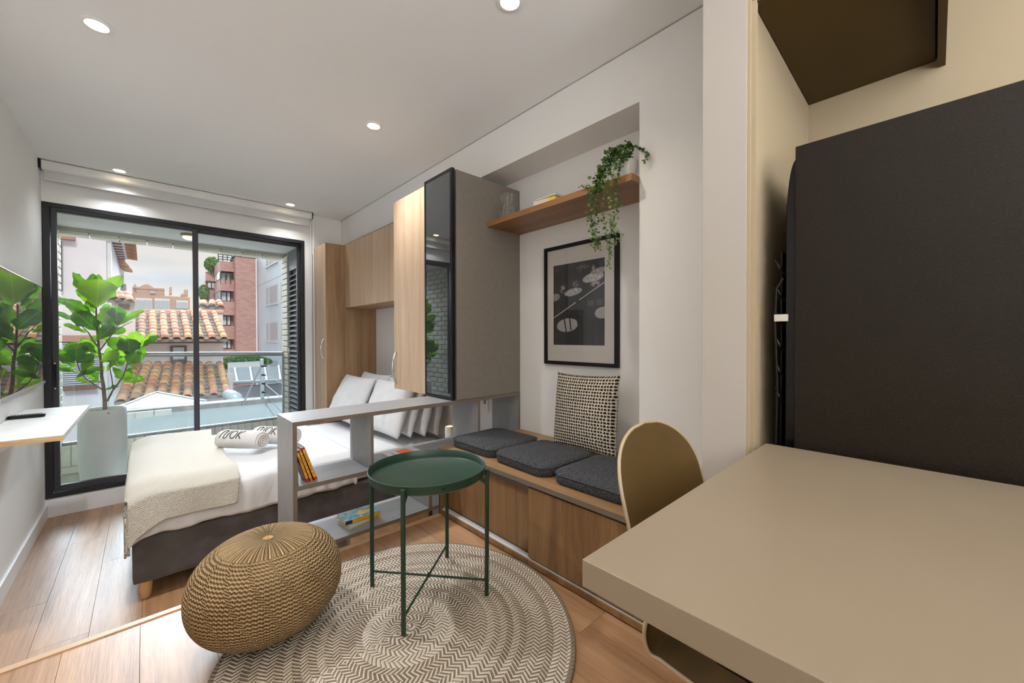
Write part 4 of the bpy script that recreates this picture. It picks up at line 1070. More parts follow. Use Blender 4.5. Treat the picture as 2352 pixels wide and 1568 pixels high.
# louvred panel
lp = thing('louvred_shutter', (1.36, 5.25, .8), 'tall grey louvred shutter at the side of the balcony', 'shutter')
SX = 1.352
part('frame', G().box(SX, SX+.03, 5.60, 5.635, -.25, 2.14).box(SX, SX+.03, 4.985, 5.01, -.25, 2.14).box(SX, SX+.03, 5.01, 5.60, 1.90, 2.14).box(SX, SX+.03, 5.01, 5.60, -.25, -.20), plain('shutter_grey', (.17, .18, .20), .5), lp, bevel=.001)
part('backing', G().box(SX+.032, SX+.036, 4.985, 5.635, -.25, 2.14), m_frame, lp)
me = G().prism([(SX-.010, 0), (SX-.004, -.004), (SX+.028, .024), (SX+.022, .030)], 5.012, 5.598, 'y').mesh('slat'); me.materials.append(plain('slat_grey', (.30, .32, .34), .85, spec=.1))
me.transform(Matrix.Translation((0, 0, 0)))
for k in range(33):
    o = bpy.data.objects.new('slat', me); COL.objects.link(o); o.parent = lp; o.location = Vector((0, 0, -.18+k*.0625))-lp.location
part('catch', G().box(SX-.022, SX-.008, 5.55, 5.57, .86, .92), m_chrome, lp, bevel=.003)

# ---------------------------------------------------------------- fiddle-leaf fig in its planter
FY = 5.30; FC = Vector((-.290, FY, -.30))
fg_ = thing('potted_fig', FC, 'fiddle-leaf fig in a tall pale concrete planter on the balcony', 'plant')
pr_ = .162; hh_ = .70
part('planter', G().lathe([(.001, 0), (pr_*.78, 0), (pr_*.86, .010), (pr_*.94, .07), (pr_*1.0, .20), (pr_*1.02, .34), (pr_, .58), (pr_*.985, hh_-.006), (pr_*.96, hh_), (pr_*.90, hh_-.004), (pr_*.90, hh_-.05), (.001, hh_-.05)], FC, 64), m_conc, fg_, smooth=True)
part('gravel', G().lathe([(.001, hh_-.030), (pr_*.6, hh_-.032), (pr_*.90, hh_-.040), (pr_*.90, hh_-.046), (.001, hh_-.046)], FC, 48), m_soil, fg_, smooth=True)
me = bpy.data.meshes.new('pebble'); bm = bmesh.new(); bmesh.ops.create_icosphere(bm, subdivisions=1, radius=.009); bm.to_mesh(me); bm.free()
g = G(); rp_ = random.Random(2); base_v = [v.co.copy() for v in me.vertices]; base_f = [list(p.vertices) for p in me.polygons]
for k in range(260):
    a = rp_.uniform(0, 2*PI); r_ = pr_*.86*math.sqrt(rp_.random()); s_ = rp_.uniform(.6, 1.2)
    g.add([(FC.x+r_*math.cos(a)+v.x*s_, FC.y+r_*math.sin(a)+v.y*s_*.8, FC.z+hh_-.034+v.z*s_*.6) for v in base_v], base_f)
part('pebbles', g, m_soil, fg_, kind='stuff')
part('drain_plug', G().cyl(atY(249, 949, FY-pr_*.99)+Vector((0, 0, 0)), atY(249, 949, FY-pr_*.99)+Vector((0, .02, 0)), .009, 12), m_steel, fg_)
def F(zx, zy, Y=FY): return atY(120+zx/4.354, 600+zy/4.354, Y)       # zoomed-photo coordinates to the fig's depth
def branch(pts, r0, r1):
    P = [F(a, b, FY+c) for a, b, c in pts]; n = len(P)
    part('branch', G().tube(P, [r0+(r1-r0)*i/(n-1) for i in range(n)], 10), m_trunk, fg_, smooth=2)
part('trunk', G().tube([F(528, 1480), F(524, 1380), F(512, 1250), F(495, 1150), F(488, 1000), F(468, 880), F(452, 720), F(440, 560), F(440, 455)], [.0165, .015, .0135, .012, .0105, .009, .008, .007, .005], 12), m_trunk, fg_, smooth=2)
branch([(550, 1400, 0), (605, 1290, .02), (660, 1220, .04), (712, 1140, .05), (745, 1050, .05), (765, 940, .05)], .008, .004)
branch([(505, 1285, 0), (410, 1225, -.03), (330, 1170, -.05), (275, 1090, -.06), (245, 1000, -.06)], .006, .0035)
branch([(470, 870, 0), (410, 790, .02), (360, 710, .03), (300, 650, .04)], .006, .0035)
branch([(480, 885, 0), (545, 800, -.02), (620, 700, -.03), (655, 630, -.03)], .006, .0035)
branch([(606, 1270, .02), (598, 1180, -.02), (580, 1090, -.04), (575, 990, -.05)], .005, .003)
branch([(620, 700, -.03), (720, 640, 0), (800, 600, .02)], .004, .003)
# fiddle-shaped leaf, 1 long, 1 wide, midrib along +y
def leaf_mesh(seed):
    me = bpy.data.meshes.new('leaf'); rl = random.Random(seed); nu, nv = 8, 16; vs_ = []; fs = []
    a1, a2 = rl.uniform(.04, .09), rl.uniform(0, 6)
    for j in range(nv+1):
        t = j/nv
        w = .5*(1-((.62-t)/.62)**2*.96)**1.15*(1-.22*math.exp(-((t-.27)/.11)**2)) if t < .62 else .5*math.sqrt(max(0, 1-((t-.62)/.38)**2.1))
        if j == 0: w = .02
        w *= 1+.07*math.sin(t*23+a2)
        for i in range(nu+1):
            u = -1+2*i/nu; x_ = u*w; fold = .08*abs(u)**1.3*w; wave = a1*math.sin(t*17+a2+u*2)*abs(u)**2
            z = fold+wave-.22*(t-.35)**2
            vs_.append((x_, t, z))
    for j in range(nv):
        for i in range(nu): a = j*(nu+1)+i; fs.append((a, a+1, a+nu+2, a+nu+1))
    me.from_pydata(vs_, [], fs)
    for p in me.polygons: p.use_smooth = True
    me.materials.append(m_leafs); return me
x = N('fig_leaf_surface'); v = x.tc(); s = x.xyz(v); r = x.rnd()
ax_ = x.M('ABSOLUTE', s[0]); lat = x.M('SINE', x.M('MULTIPLY', x.M('SUBTRACT', s[1], x.M('MULTIPLY', ax_, .8)), 34))
c = x.ramp(x.M('ADD', x.M('MULTIPLY', x.noise(v, 2.2, 2), .35), x.M('MULTIPLY', r, .65)), [(.15, (.040, .135, .028)), (.5, (.10, .25, .032)), (.85, (.24, .40, .045))])
veinm = x.M('MAXIMUM', x.M('LESS_THAN', ax_, .012), x.M('MULTIPLY', x.M('GREATER_THAN', lat, .97), .45))
c = x.mix(x.M('MULTIPLY', veinm, .40), c, (.42, .56, .20))
p = x.n('ShaderNodeBsdfPrincipled'); x.l(c, p.inputs['Base Color']); p.inputs['Roughness'].default_value = .36; x.l(x.bump(lat, .12, .02), p.inputs['Normal'])
t = x.n('ShaderNodeBsdfTranslucent'); x.l(x.mix(1, c, (1.5, 1.7, .45), 'MULTIPLY'), t.inputs[0]); m = x.n('ShaderNodeMixShader'); m.inputs[0].default_value = .38
x.l(p.outputs[0], m.inputs[1]); x.l(t.outputs[0], m.inputs[2]); x.l(m.outputs[0], x.out.inputs[0]); m_leafs = x.m
LM = [leaf_mesh(k) for k in range(5)]; rf = random.Random(11)
def leaf(bx, by, tx, ty, w, d=0, tip=None, face=None):
    """leaf from its base to its tip, both read in the zoomed photo; w = width there; d = depth offset"""
    P0 = F(bx, by, FY+d); dt = d+(tip if tip is not None else rf.uniform(-.07, .07)); P1 = F(tx, ty, FY+dt)
    Yv = P1-P0; L = Yv.length; Yv.normalize()
    vdir = (P0-E0).normalized(); f_ = face if face is not None else rf.uniform(-.55, .55)
    Z = (-vdir + Vector((rf.uniform(-.2, .2), 0, .55+rf.uniform(-.2, .2))) + Yv.cross(vdir)*f_)
    X = Yv.cross(Z).normalized(); Z = X.cross(Yv)
    W = w/4.354/905*3.0
    o = bpy.data.objects.new('leaf', rf.choice(LM)); COL.objects.link(o); o.parent = fg_
    o.matrix_local = Matrix.Translation(P0-FC) @ Matrix(((X.x, Yv.x, Z.x, 0), (X.y, Yv.y, Z.y, 0), (X.z, Yv.z, Z.z, 0), (0, 0, 0, 1))) @ Matrix.Diagonal((W, L, (W+L)/2, 1))
LV = [(442, 460, 465, 168, 330, -.08, .0, 0), (470, 430, 685, 128, 170, .05), (425, 440, 215, 115, 120, .04), (445, 420, 395, 118, 110, .08), (430, 470, 240, 270, 80, .05), (450, 420, 470, 125, 90, .1),
 (420, 545, 120, 385, 150, .02), (300, 480, 36, 368, 85, .05), (245, 602, 34, 503, 60, .03), (345, 702, 113, 622, 62, .0), (442, 695, 228, 500, 200, -.06, 0, 0), (445, 640, 610, 450, 150, -.02, 0, .1), (655, 640, 640, 450, 165, -.04, 0, .1),
 (665, 640, 905, 478, 100, .02), (440, 790, 612, 632, 140, -.08), (565, 725, 738, 675, 90, -.02), (870, 885, 812, 700, 150, .02), (882, 862, 1062, 738, 100, .02), (772, 942, 765, 775, 220, -.04, 0, 0), (620, 905, 655, 760, 200, .03), (845, 935, 925, 860, 80, .05),
 (760, 1040, 835, 920, 150, -.03), (690, 960, 690, 870, 140, .05), (478, 1003, 665, 900, 110, -.06), (242, 998, 235, 800, 195, -.03, 0, .1), (232, 1062, 36, 885, 120, -.0), (250, 1112, 36, 1050, 80, .0), (230, 1010, 70, 930, 90, -.04), (235, 1010, 415, 948, 110, -.06), (285, 1105, 395, 975, 130, -.05),
 (240, 1155, 462, 1062, 110, -.07), (380, 1225, 240, 1160, 60, -.04), (500, 945, 290, 765, 90, .03), (440, 930, 300, 808, 100, .0), (600, 1055, 700, 1165, 110, -.06), (705, 1195, 905, 1140, 85, .02), (725, 1092, 812, 1082, 55, .02), (530, 1110, 650, 965, 80, -.03), (660, 1242, 572, 1255, 45, -.03),
 (690, 1178, 800, 1105, 100, .05), (502, 1212, 375, 1190, 60, -.03), (455, 1190, 395, 1060, 80, .0), (520, 1100, 440, 1060, 60, .04), (560, 700, 520, 560, 110, .06), (640, 640, 560, 560, 100, .06), (700, 850, 720, 740, 130, .08), (590, 840, 520, 720, 110, .08), (820, 870, 740, 790, 120, .08),
 (470, 800, 380, 760, 90, .06), (300, 640, 250, 520, 110, .07), (760, 980, 640, 990, 110, .05), (820, 1000, 905, 930, 90, .07), (560, 1010, 600, 860, 120, .07), (300, 1010, 330, 900, 100, .05), (650, 620, 740, 500, 110, .07), (430, 520, 340, 400, 110, .08), (520, 520, 560, 430, 90, .07), (400, 650, 470, 600, 100, .02)]
for a in LV: leaf(*a)
for k, a in enumerate(LV):
    if k and k % 3 != 1: leaf(a[0]+rf.uniform(-12, 12), a[1]+rf.uniform(-10, 14), a[2]+rf.uniform(-55, 55), a[3]+rf.uniform(-30, 60), a[4]*rf.uniform(.7, 1.0), a[5]+rf.uniform(.03, .10))

# ================================================================ NEIGHBOURHOOD
rn_ = random.Random(21)
m_stucco = plain('lilac_white_stucco', (.66, .64, .68), .9, var=.03, nscale=2, bump=.5, bscale=9)
m_stucco2 = plain('cream_stucco', (.62, .57, .55), .9, var=.04, nscale=1)
m_brown = plain('brown_timber', (.20, .10, .075), .8, var=.1)
m_greywin = plain('grey_window_glass', (.34, .38, .40), .15)
m_palewin = plain('pale_window', (.36, .40, .42), .25)
m_pink = plain('ridge_clay', (.62, .34, .25), .8, var=.15, nscale=3)
def tile_material(name):
    x = N(name); r = x.rnd(); n_ = x.noise(x.tc(), 9, 3, .6)
    return x.bsdf(x.ramp(x.M('ADD', x.M('MULTIPLY', r, .8), x.M('MULTIPLY', n_, .2)), [(.1, (.30, .25, .20)), (.3, (.50, .23, .14)), (.5, (.56, .33, .17)), (.7, (.62, .40, .24)), (.9, (.52, .22, .16))]), .85, 0, x.bump(n_, .3, .02))
m_tile = tile_material('clay_tile'); m_valley = plain('dark_valley', (.20, .19, .17), .9, var=.4, nscale=6)  # valleys are a mottled dark grey between the barrel tiles
def tile_mesh(w, L):
    """half-round clay tile running down -y, wider at its lower end"""
    g = G(); n = 6; vs_ = []; fs = []
    for k, (y, s_) in enumerate(((0, .86), (L, 1.06))):
        for lay in (1.0, .84):
            for i in range(n+1):
                a = PI*i/n; vs_.append((-math.cos(a)*w/2*s_*lay, -y, math.sin(a)*w*.42*s_*lay+(.03 if k == 0 else .0)))
    m = n+1
    for i in range(n):
        fs.append((i, i+1, 2*m+i+1, 2*m+i)); fs.append((m+i+1, m+i, 3*m+i, 3*m+i+1)); fs.append((2*m+i, 2*m+i+1, 3*m+i+1, 3*m+i)); fs.append((i+1, i, m+i, m+i+1))
    for a in (0, n): fs.append((a, 2*m+a, 3*m+a, m+a))
    g.add(vs_, fs); me = g.mesh('roof_tile'); me.materials.append(m_tile)
    for p in me.polygons: p.use_smooth = True
    return me
def tile_roof(parent, top, bot, rows, w=.19, L=.30):
    """top/bot: matching points of every column along ridge and eave"""
    me = tile_mesh(w, L)
    for a, b in zip(top, bot):
        d_ = (b-a); n = rows
        for k in range(n):
            p = a+d_*(k/n); dy = d_.normalized(); X = Vector((1, 0, 0)); Yv = -dy; X = (X-Yv*X.dot(Yv)).normalized(); Z = X.cross(Yv)
            sc_ = (d_.length/n)*1.16/L
            o = bpy.data.objects.new('roof_tile', me); COL.objects.link(o); o.parent = parent
            j = Vector((rn_.uniform(-.006, .006), 0, rn_.uniform(-.004, .010)))
            o.matrix_local = Matrix.Translation(p+j-parent.location) @ Matrix(((X.x, Yv.x, Z.x, 0), (X.y, Yv.y, Z.y, 0), (X.z, Yv.z, Z.z, 0), (0, 0, 0, 1))) @ Matrix.Diagonal((1, sc_, 1, 1))
    # mortar bed under the barrels: a corrugated sheet of valley tiles
    g = G(); nrm = Vector((0, 0, -.035)); up_ = Vector((0, 0, .0))
    A0, A1, B0, B1 = top[0]-Vector((w*.6, 0, 0)), top[-1]+Vector((w*.5, 0, 0)), bot[0]-Vector((w*.6, 0, 0)), bot[-1]+Vector((w*.5, 0, 0))
    g.add([tuple(q+Vector((0, 0, -.01))) for q in (A0, A1, B1, B0)]+[tuple(q+Vector((0, 0, -.09))) for q in (A0, A1, B1, B0)], [(0,1,2,3), (7,6,5,4), (0,4,5,1), (1,5,6,2), (2,6,7,3), (3,7,4,0)])
    part('roof_bed', g, m_valley, parent)
    g = G(); n = rows
    for (a, b), (a2, b2) in zip(zip(top, bot), zip(top[1:], bot[1:])):
        for k in range(n):
            p = (a+a2)/2+((b+b2)/2-(a+a2)/2)*((k+.5)/n); q = (a+a2)/2+((b+b2)/2-(a+a2)/2)*((k+1.35)/n)
            g.beam(p+Vector((0, 0, .012)), q+Vector((0, 0, .016)), w*.55, .02)
    part('valley_tiles', g, m_valley, parent, kind='stuff')

# house with two tiled roofs
ho = thing('tiled_house', (1.2, 16.5, -6), 'neighbour house with two stepped clay tile roofs behind the balcony', 'house')
tx = [(308, 716), (331, 717), (356, 717), (380, 717), (404, 717), (428, 717), (450, 717), (472, 716), (493, 716)]
bx = [(300, 776), (322, 777), (345, 778), (371, 778), (396, 778), (420, 779), (445, 778), (470, 778), (497, 776), (517, 775)]
def span(p0, p1, n, Y): return [atY(p0[0]+(p1[0]-p0[0])*i/(n-1), p0[1]+(p1[1]-p0[1])*i/(n-1), Y) for i in range(n)]
tile_roof(ho, span((303, 719), (491, 719), 9, 17.4), span((298, 779), (514, 777), 9, 15.4), 8, .205)
tile_roof(ho, span((316, 836), (504, 836), 9, 15.9), span((278, 921), (522, 905), 9, 13.6), 9, .205)
tile_roof(ho, [atY(468, 694, 19.5), atY(487, 694, 19.5), atY(503, 694, 19.5)], [atY(466, 702, 19.0), atY(488, 702, 19.0), atY(507, 705, 19.0)], 2, .24)
A, B = atY(285, 716, 17.45), atY(512, 717, 17.45)
for k in range(9): part('ridge_tile', G().tube([A+(B-A)*(k/9), A+(B-A)*((k+1.06)/9)], [.075, .088], 10), m_pink, ho, smooth=2)
a, b = atY(262, 785, 15.9), atY(513, 785, 15.9)
part('wall', G().box(a.x, b.x, 15.95, 16.15, -1.5, atY(400, 776, 15.95).z), m_stucco2, ho)
part('wall', G().box(a.x+.1, b.x-.1, 17.35, 17.5, 0, atY(400, 716, 17.4).z-.02), m_stucco2, ho)
c0, c1 = atY(464, 712, 19.1), atY(512, 712, 19.1); part('wall', G().box(c0.x, c1.x, 19.12, 19.5, 1.0, atY(480, 700, 19.1).z), m_stucco2, ho)
c = atY(280, 790, 15.85); c2 = atY(512, 786, 15.85); part('fascia', G().beam(atY(280, 787, 15.85), atY(512, 786, 15.85), .05, .05), m_brown, ho)
a, b = atY(391, 794, 15.9), atY(429, 828, 15.9); wf = part('window_frame', G().box(a.x, b.x, 15.88, 15.96, b.z, a.z).box(a.x, b.x, 15.87, 15.95, b.z-.04, b.z), plain('dark_timber', (.09, .075, .08), .6), ho)
part('pane', G().box(a.x+.06, b.x-.06, 15.865, 15.875, b.z+.05, a.z-.05), m_palewin, wf)
for k in range(2):
    q = atY(441+80*k, 0, 15)
# left stucco house with rafters under its eave
HY = 18.0
lh = thing('stucco_house', (-1.4, HY+.5, -8), 'white stucco house with brown rafters under its eave, beside the tiled roofs', 'house')
b = atY(243, 500, HY); c = atY(254, 500, HY)
part('wall', G().box(-5.2, b.x, HY, HY+1.2, -8, 4.9), m_stucco, lh)
part('corner_strip', G().box(b.x+.001, c.x, HY+.1, HY+.4, -8, 4.5), plain('pale_pipe', (.62, .64, .66), .5), lh)
part('side_wall', G().box(b.x-.6, c.x-.02, HY+.41, HY+8, -8, 4.3), m_stucco, lh)
a, b = atY(138, 541, HY-.05), atY(173, 553, HY-.05); part('beam_end', G().box(a.x, b.x, HY-.2, HY-.001, b.z, a.z), plain('timber_beam', (.36, .21, .17), .8), lh)
p = atY(139, 553, HY-.1); q = atY(140, 668, HY-.1); part('downpipe', G().tube([p, q], .030, 10), plain('plum_pipe', (.12, .09, .11), .6), lh, smooth=True)
a, b = atY(138, 770, HY-.1), atY(240, 784, HY-.1); part('window_lintel', G().box(a.x, b.x, HY-.16, HY-.001, b.z, a.z), plain('clay_lintel', (.42, .24, .19), .8), lh)
a, b = atY(139, 785, HY-.1), atY(226, 886, HY-.1); wf = part('window', G().box(a.x, b.x, HY-.05, HY-.001, b.z, a.z), plain('window_shade', (.30, .30, .34), .5), lh)
n = 22; me = G().box(0, b.x-a.x, 0, .04, 0, (a.z-b.z)/n*.62).mesh('slat'); me.materials.append(plain('louvre_grey', (.50, .50, .54), .6))
for k in range(n): piece('slat', me, (a.x, HY-.10, b.z+(a.z-b.z)*k/n), wf)
a, b = atY(145, 888, HY-.1), atY(222, 893, HY-.1); part('window_sill', G().box(a.x, b.x, HY-.18, HY-.001, b.z, a.z), m_brown, lh)
# eave: overhanging roof with rafters seen from below
xa_, xb_ = atY(252, 546, HY+.1).x, atY(276, 546, HY+.1).x; xc_ = xb_+.20; ze = atY(262, 546, HY+.1).z
for k in range(9):
    Yk = HY+.1+k*(HY*.26)/8
    part('rafter', G().box(xa_-.05, xb_, Yk, Yk+.06, ze, ze+.045), m_brown, lh)
part('eave_board', G().box(xa_-.3, xb_+.06, HY, HY+HY*.28, ze+.045, ze+.08), m_stucco, lh)
part('front_eave', G().box(atY(232, 541, HY-.05).x, xb_, HY-.12, HY-.02, ze+.03, ze+.09), m_brown, lh)
edge = tile_mesh(.21, .34)
for k in range(26): piece('roof_tile', edge, (xb_+.02, HY-.1+k*.205, ze+.09), lh, (0, math.radians(20), math.radians(90)))
for k in range(26): piece('roof_tile', edge, (xb_-.22, HY-.1+k*.205, ze+.21), lh, (0, math.radians(20), math.radians(90)))
# lower eave further back
for k in range(14): piece('roof_tile', edge, (atY(259, 600, 23).x+.015*k, 23+k*.24, atY(262, 599, 23).z), lh, (0, math.radians(20), math.radians(90)))
q = atY(279, 592, 26); part('pipe', G().tube([q, atY(279, 665, 26)], .09, 10), plain('grey_pipe', (.50, .52, .53), .5), lh, smooth=True)
for px_, py_ in ((284, 606), (278, 650), (285, 660)): c = atY(px_, py_, 25.9); part('meter_box', G().box(c.x-.08, c.x+.08, 25.8, 25.95, c.z-.20, c.z+.16), plain('box_grey', (.36, .38, .38), .5), lh)
# small tiled porch beside it
a, b = atY(258, 690, 15), atY(312, 706, 15); part('porch_wall', G().box(atY(256, 690, 15).x, atY(310, 690, 15).x, 15.05, 15.3, .4, atY(280, 690, 15).z), m_stucco2, lh)
tile_roof(lh, [atY(x_, 676, 15.6) for x_ in (262, 276, 290)], [atY(x_, 687+k*3, 14.9) for k, x_ in enumerate((262, 280, 298))], 2, .22)
a, b = atY(271, 697, 15), atY(298, 711, 15)
for k in range(3): part('vent_slat', G().box(a.x, b.x, 14.98, 15.05, b.z+(a.z-b.z)*k/3, b.z+(a.z-b.z)*(k+.6)/3), m_brown, lh)

# pale terrace below: coping wall, white awning roof, blue-white wall
m_blue = plain('pale_blue_wall', (.76, .84, .88), .8, var=.04, nscale=3)
te = thing('terrace_wall', (.5, 7.7, -3), 'pale blue terrace wall with a weathered coping just beyond the railing', 'wall')
a, b = atY(262, 949, 7.6), atY(640, 915, 7.6)
part('coping', G().beam(atY(262, 949, 7.62), atY(655, 914, 7.62), .30, .075), plain('weathered_coping', (.40, .38, .36), .9, var=.3, nscale=6), te)
part('face', G().box(a.x, b.x+.9, 7.50, 7.60, -1.2, atY(400, 944, 7.5).z), m_blue, te)
for p0, p1 in ((292, 310), (310, 353), (354, 394)):
    A, B = atY(p0+.5, 962-.1*(p0-292), 7.46), atY(p1, 958-.1*(p1-292), 7.46)
    part('coping_slab', G().box(A.x, B.x, 7.40, 7.499, A.z, A.z+.085), plain('white_slab', (.85, .84, .80), .8), te, bevel=.004)
part('terrace_floor', G().box(a.x-.1, b.x+1.5, 5.95, 7.50, -1.3, -1.2), m_blue, te)
part('post', G().beam(atY(601, 824, 7.55), atY(603, 926, 7.55), .045, .045), m_steel, te)
part('brace', G().beam(atY(601, 838, 7.53), atY(556, 932, 7.45), .02, .02), m_steel, te)
for k in range(5): 
    y = 838+k*20; part('wire', G().tube([atY(604, y, 7.56), atY(662, y+(12+18*k if k else -3), 7.0 if k else 7.4)], .006, 6), m_steel, te)
    c = atY(605, y+3, 7.5); part('clamp', G().cyl(c-Vector((.02, 0, 0)), c+Vector((.03, 0, 0)), .012, 10), m_black, te)
aw = thing('white_awning', (.1, 8.6, -2), 'white hipped canopy roof below the tiled roofs', 'canopy')
P, A, B, C_, D_ = atY(360, 901, 9.4), atY(262, 940, 7.9), atY(470, 921, 7.9), atY(250, 938, 10.4), atY(475, 918, 10.4)
low = Vector((0, 0, -.05))
part('roof_panel', G().add([tuple(q) for q in (P, A, B, C_, D_)]+[tuple(q+low) for q in (A, B, D_, C_)], [(0, 1, 2), (0, 2, 4), (0, 4, 3), (0, 3, 1), (1, 5, 6, 2), (2, 6, 7, 4), (4, 7, 8, 3), (3, 8, 5, 1), (8, 7, 6, 5)]), plain('white_canopy', (.86, .86, .86), .6), aw)
for q in (A, B): part('ridge_bar', G().beam(P+Vector((0, -.01, .012)), q+Vector((0, -.01, .012)), .035, .02), plain('grey_bar', (.36, .40, .43), .5), aw)
sh2 = atY(400, 935, 7.9)
ut = thing('duct_pipe', tuple(atY(540, 915, 12)), 'silvery bent duct at the lower corner of the tiled roof', 'duct')
part('elbow', G().tube([atY(523, 905, 13), atY(533, 908, 12.8), atY(541, 913, 12.6), atY(543, 920, 12.6)], [.13, .14, .15, .15], 16), plain('blueish_duct', (.56, .66, .72), .4, .2), ut, smooth=2)

# glazed canopy and back yard at the right
gy = thing('glass_canopy', (4.0, 17, -3), 'grey glazed lean-to roof with white ribs beside the tiled house', 'canopy')
Q0, Q1, Q2, Q3 = atY(530, 847, 24), atY(668, 838, 24), atY(672, 872, 16.5), atY(536, 878, 16.5)
part('roof_panel', G().add([tuple(q) for q in (Q0, Q1, Q2, Q3)]+[tuple(q+Vector((0, 0, -.06))) for q in (Q0, Q1, Q2, Q3)], [(0,3,2,1), (4,5,6,7), (0,1,5,4), (1,2,6,5), (2,3,7,6), (3,0,4,7)]), plain('grey_glass_roof', (.19, .205, .215), .95, spec=.05), gy)
for t_ in (.06, .30, .54, .78, 1.0): part('rib', G().beam(Q0.lerp(Q1, t_)+Vector((0, 0, .03)), Q3.lerp(Q2, t_)+Vector((0, 0, .03)), .06, .05), plain('white_rib', (.72, .73, .73), .5), gy)
part('gutter', G().beam(Q3, Q2, .09, .08), m_steel, gy)
part('back_wall', G().box(Q3.x-.1, 8.5, 17.2, 17.4, -4, atY(600, 884, 17.2).z), plain('grey_yard_wall', (.44, .43, .45), .9), gy)
part('yard_floor', G().box(2.2, 8.5, 9, 17.2, -2.6, -2.4), plain('yard_paving', (.30, .33, .36), .8), gy)
a, b = atY(522, 858, 14.6), atY(535, 890, 14.6); part('pier', G().box(a.x, b.x, 14.6, 14.8, -3, a.z), m_stucco2, gy)
bk = thing('yard_block', tuple(atY(580, 910, 12)), 'low yard wall with a white coping behind the railing post', 'wall')
a, b, c = atY(547, 893, 13), atY(566, 891, 13.5), atY(612, 915, 10.5)
part('body', G().prism([(atY(548, 900, 12.8).x, 12.8), (atY(566, 900, 13.2).x, 13.2), (atY(614, 915, 10.6).x, 10.6), (atY(600, 920, 10.3).x, 10.3)], -3, -.85), plain('mauve_wall', (.42, .38, .42), .9), bk)
part('coping', G().prism([(atY(548, 900, 12.8).x, 12.8), (atY(566, 900, 13.2).x, 13.2), (atY(614, 915, 10.6).x, 10.6), (atY(600, 920, 10.3).x, 10.3)], -.85, -.80), plain('white_coping', (.84, .84, .82), .8), bk)
fe = thing('picket_fence', tuple(atY(565, 845, 25.5)), 'white picket fence in front of the green hedge', 'fence')
A, B = atY(524, 842, 25.5), atY(602, 838, 25.5)
me = G().box(-.02, .02, -.015, .015, -.32, .22).mesh('picket'); me.materials.append(plain('white_picket', (.68, .69, .69), .7))
for k in range(34): piece('picket', me, A.lerp(B, k/33), fe)
part('rail', G().beam(A, B, .05, .16), plain('white_fence_rail', (.68, .69, .69), .7), fe)
m_bush = leafmat('bush_leaf', (.10, .19, .07), (.22, .34, .13), .7, .2, 2)
def bushes(name, loc, rx, ry, rz, n, s_, label, cat, seed, stem=None):
    rr_ = random.Random(seed); t = thing(name, loc, label, cat); g = G()
    for k in range(n):
        while True:
            d_ = Vector((rr_.uniform(-1, 1), rr_.uniform(-1, 1), rr_.uniform(-1, 1)))
            if d_.length < 1: break
        d_ = d_*(.55+.45*d_.length)/max(.3, d_.length)*.95
        p_ = Vector(loc)+Vector((d_.x*rx, d_.y*ry, d_.z*rz+rz)); u_ = Vector((rr_.gauss(0, 1), rr_.gauss(0, 1), rr_.gauss(0, 1))).normalized(); w_ = u_.orthogonal().normalized()
        q_ = u_.cross(w_); s2 = s_*rr_.uniform(.6, 1.3)
        g.add([tuple(p_-w_*s2), tuple(p_+q_*s2*.6), tuple(p_+w_*s2), tuple(p_-q_*s2*.6)], [(0, 1, 2, 3)])
    part('foliage', g, m_bush, t, kind='stuff')
    part('stem', G().tube([Vector(loc)-Vector((0, 0, rz*.3)), Vector(loc)+Vector((0, 0, rz))], stem or .06, 8), m_trunk, t)
h = atY(562, 846, 26.5); bushes('hedge', (h.x, 26.8, h.z-.1), 1.5, .6, .42, 2600, .07, 'leafy green hedge behind the picket fence', 'hedge', 3)

m_towerwin = plain('brightened_pane', (.66, .72, .74), .3)  # pale glass coloured brighter to make up for the tower's low light
# brick tower block -------------------------------------------------------------
x = N('red_brick_facade'); v = x.tc()
def brick_tex(x, v, c1, c2, mo, sx, sy):
    b = x.n('ShaderNodeTexBrick'); cv = x.n('ShaderNodeCombineXYZ'); s = x.xyz(v)
    x.l(x.M('ADD', s[0], s[1]), cv.inputs[0]); x.l(s[2], cv.inputs[1]); x.l(cv.outputs[0], b.inputs['Vector'])
    b.inputs['Color1'].default_value = (*c1, 1); b.inputs['Color2'].default_value = (*c2, 1); b.inputs['Mortar'].default_value = (*mo, 1)
    b.inputs['Scale'].default_value = 1.0; b.inputs['Brick Width'].default_value = sx; b.inputs['Row Height'].default_value = sy; b.inputs['Mortar Size'].default_value = .018; b.inputs['Mortar Smooth'].default_value = .3
    return b
b = brick_tex(x, v, (.45, .22, .19), (.55, .31, .26), (.42, .34, .33), .34, .125); m_redbrick = x.bsdf(b.outputs[0], .9, 0, x.bump(b.outputs['Fac'], -.5, .03))
x = N('ochre_brick_facade'); v = x.tc(); b = brick_tex(x, v, (.42, .26, .18), (.48, .31, .22), (.38, .28, .23), .9, .35); m_ochre = x.bsdf(b.outputs[0], .9)
m_dkframe = plain('dark_metal_frame', (.05, .06, .065), .5); m_sill = plain('pale_sill', (.60, .60, .60), .8)
def zof(py, px, Y): return atY(px, py, Y).z
TY = 38.0
tw = thing('brick_tower', (5.5, 40, -8), 'red brick apartment tower with corner bay windows and balconies', 'building')
xa, xb = atY(541.5, 700, TY).x, atY(588, 700, TY).x
part('front_wing', G().box(xa, xb, TY, TY+3, -9, zof(590, 560, TY)), m_redbrick, tw)
part('front_cap', G().box(xa-.1, xb+.05, TY-.08, TY+3, zof(590, 560, TY), zof(588, 560, TY)+.06), m_dkframe, tw)
x0 = atY(506, 700, TY+.8).x; x1 = atY(541.5, 700, TY+.8).x
lv = [(592, 622), (650, 667.5), (693, 723.5), (748, 778)]      # brick bands between the windows, in the photo
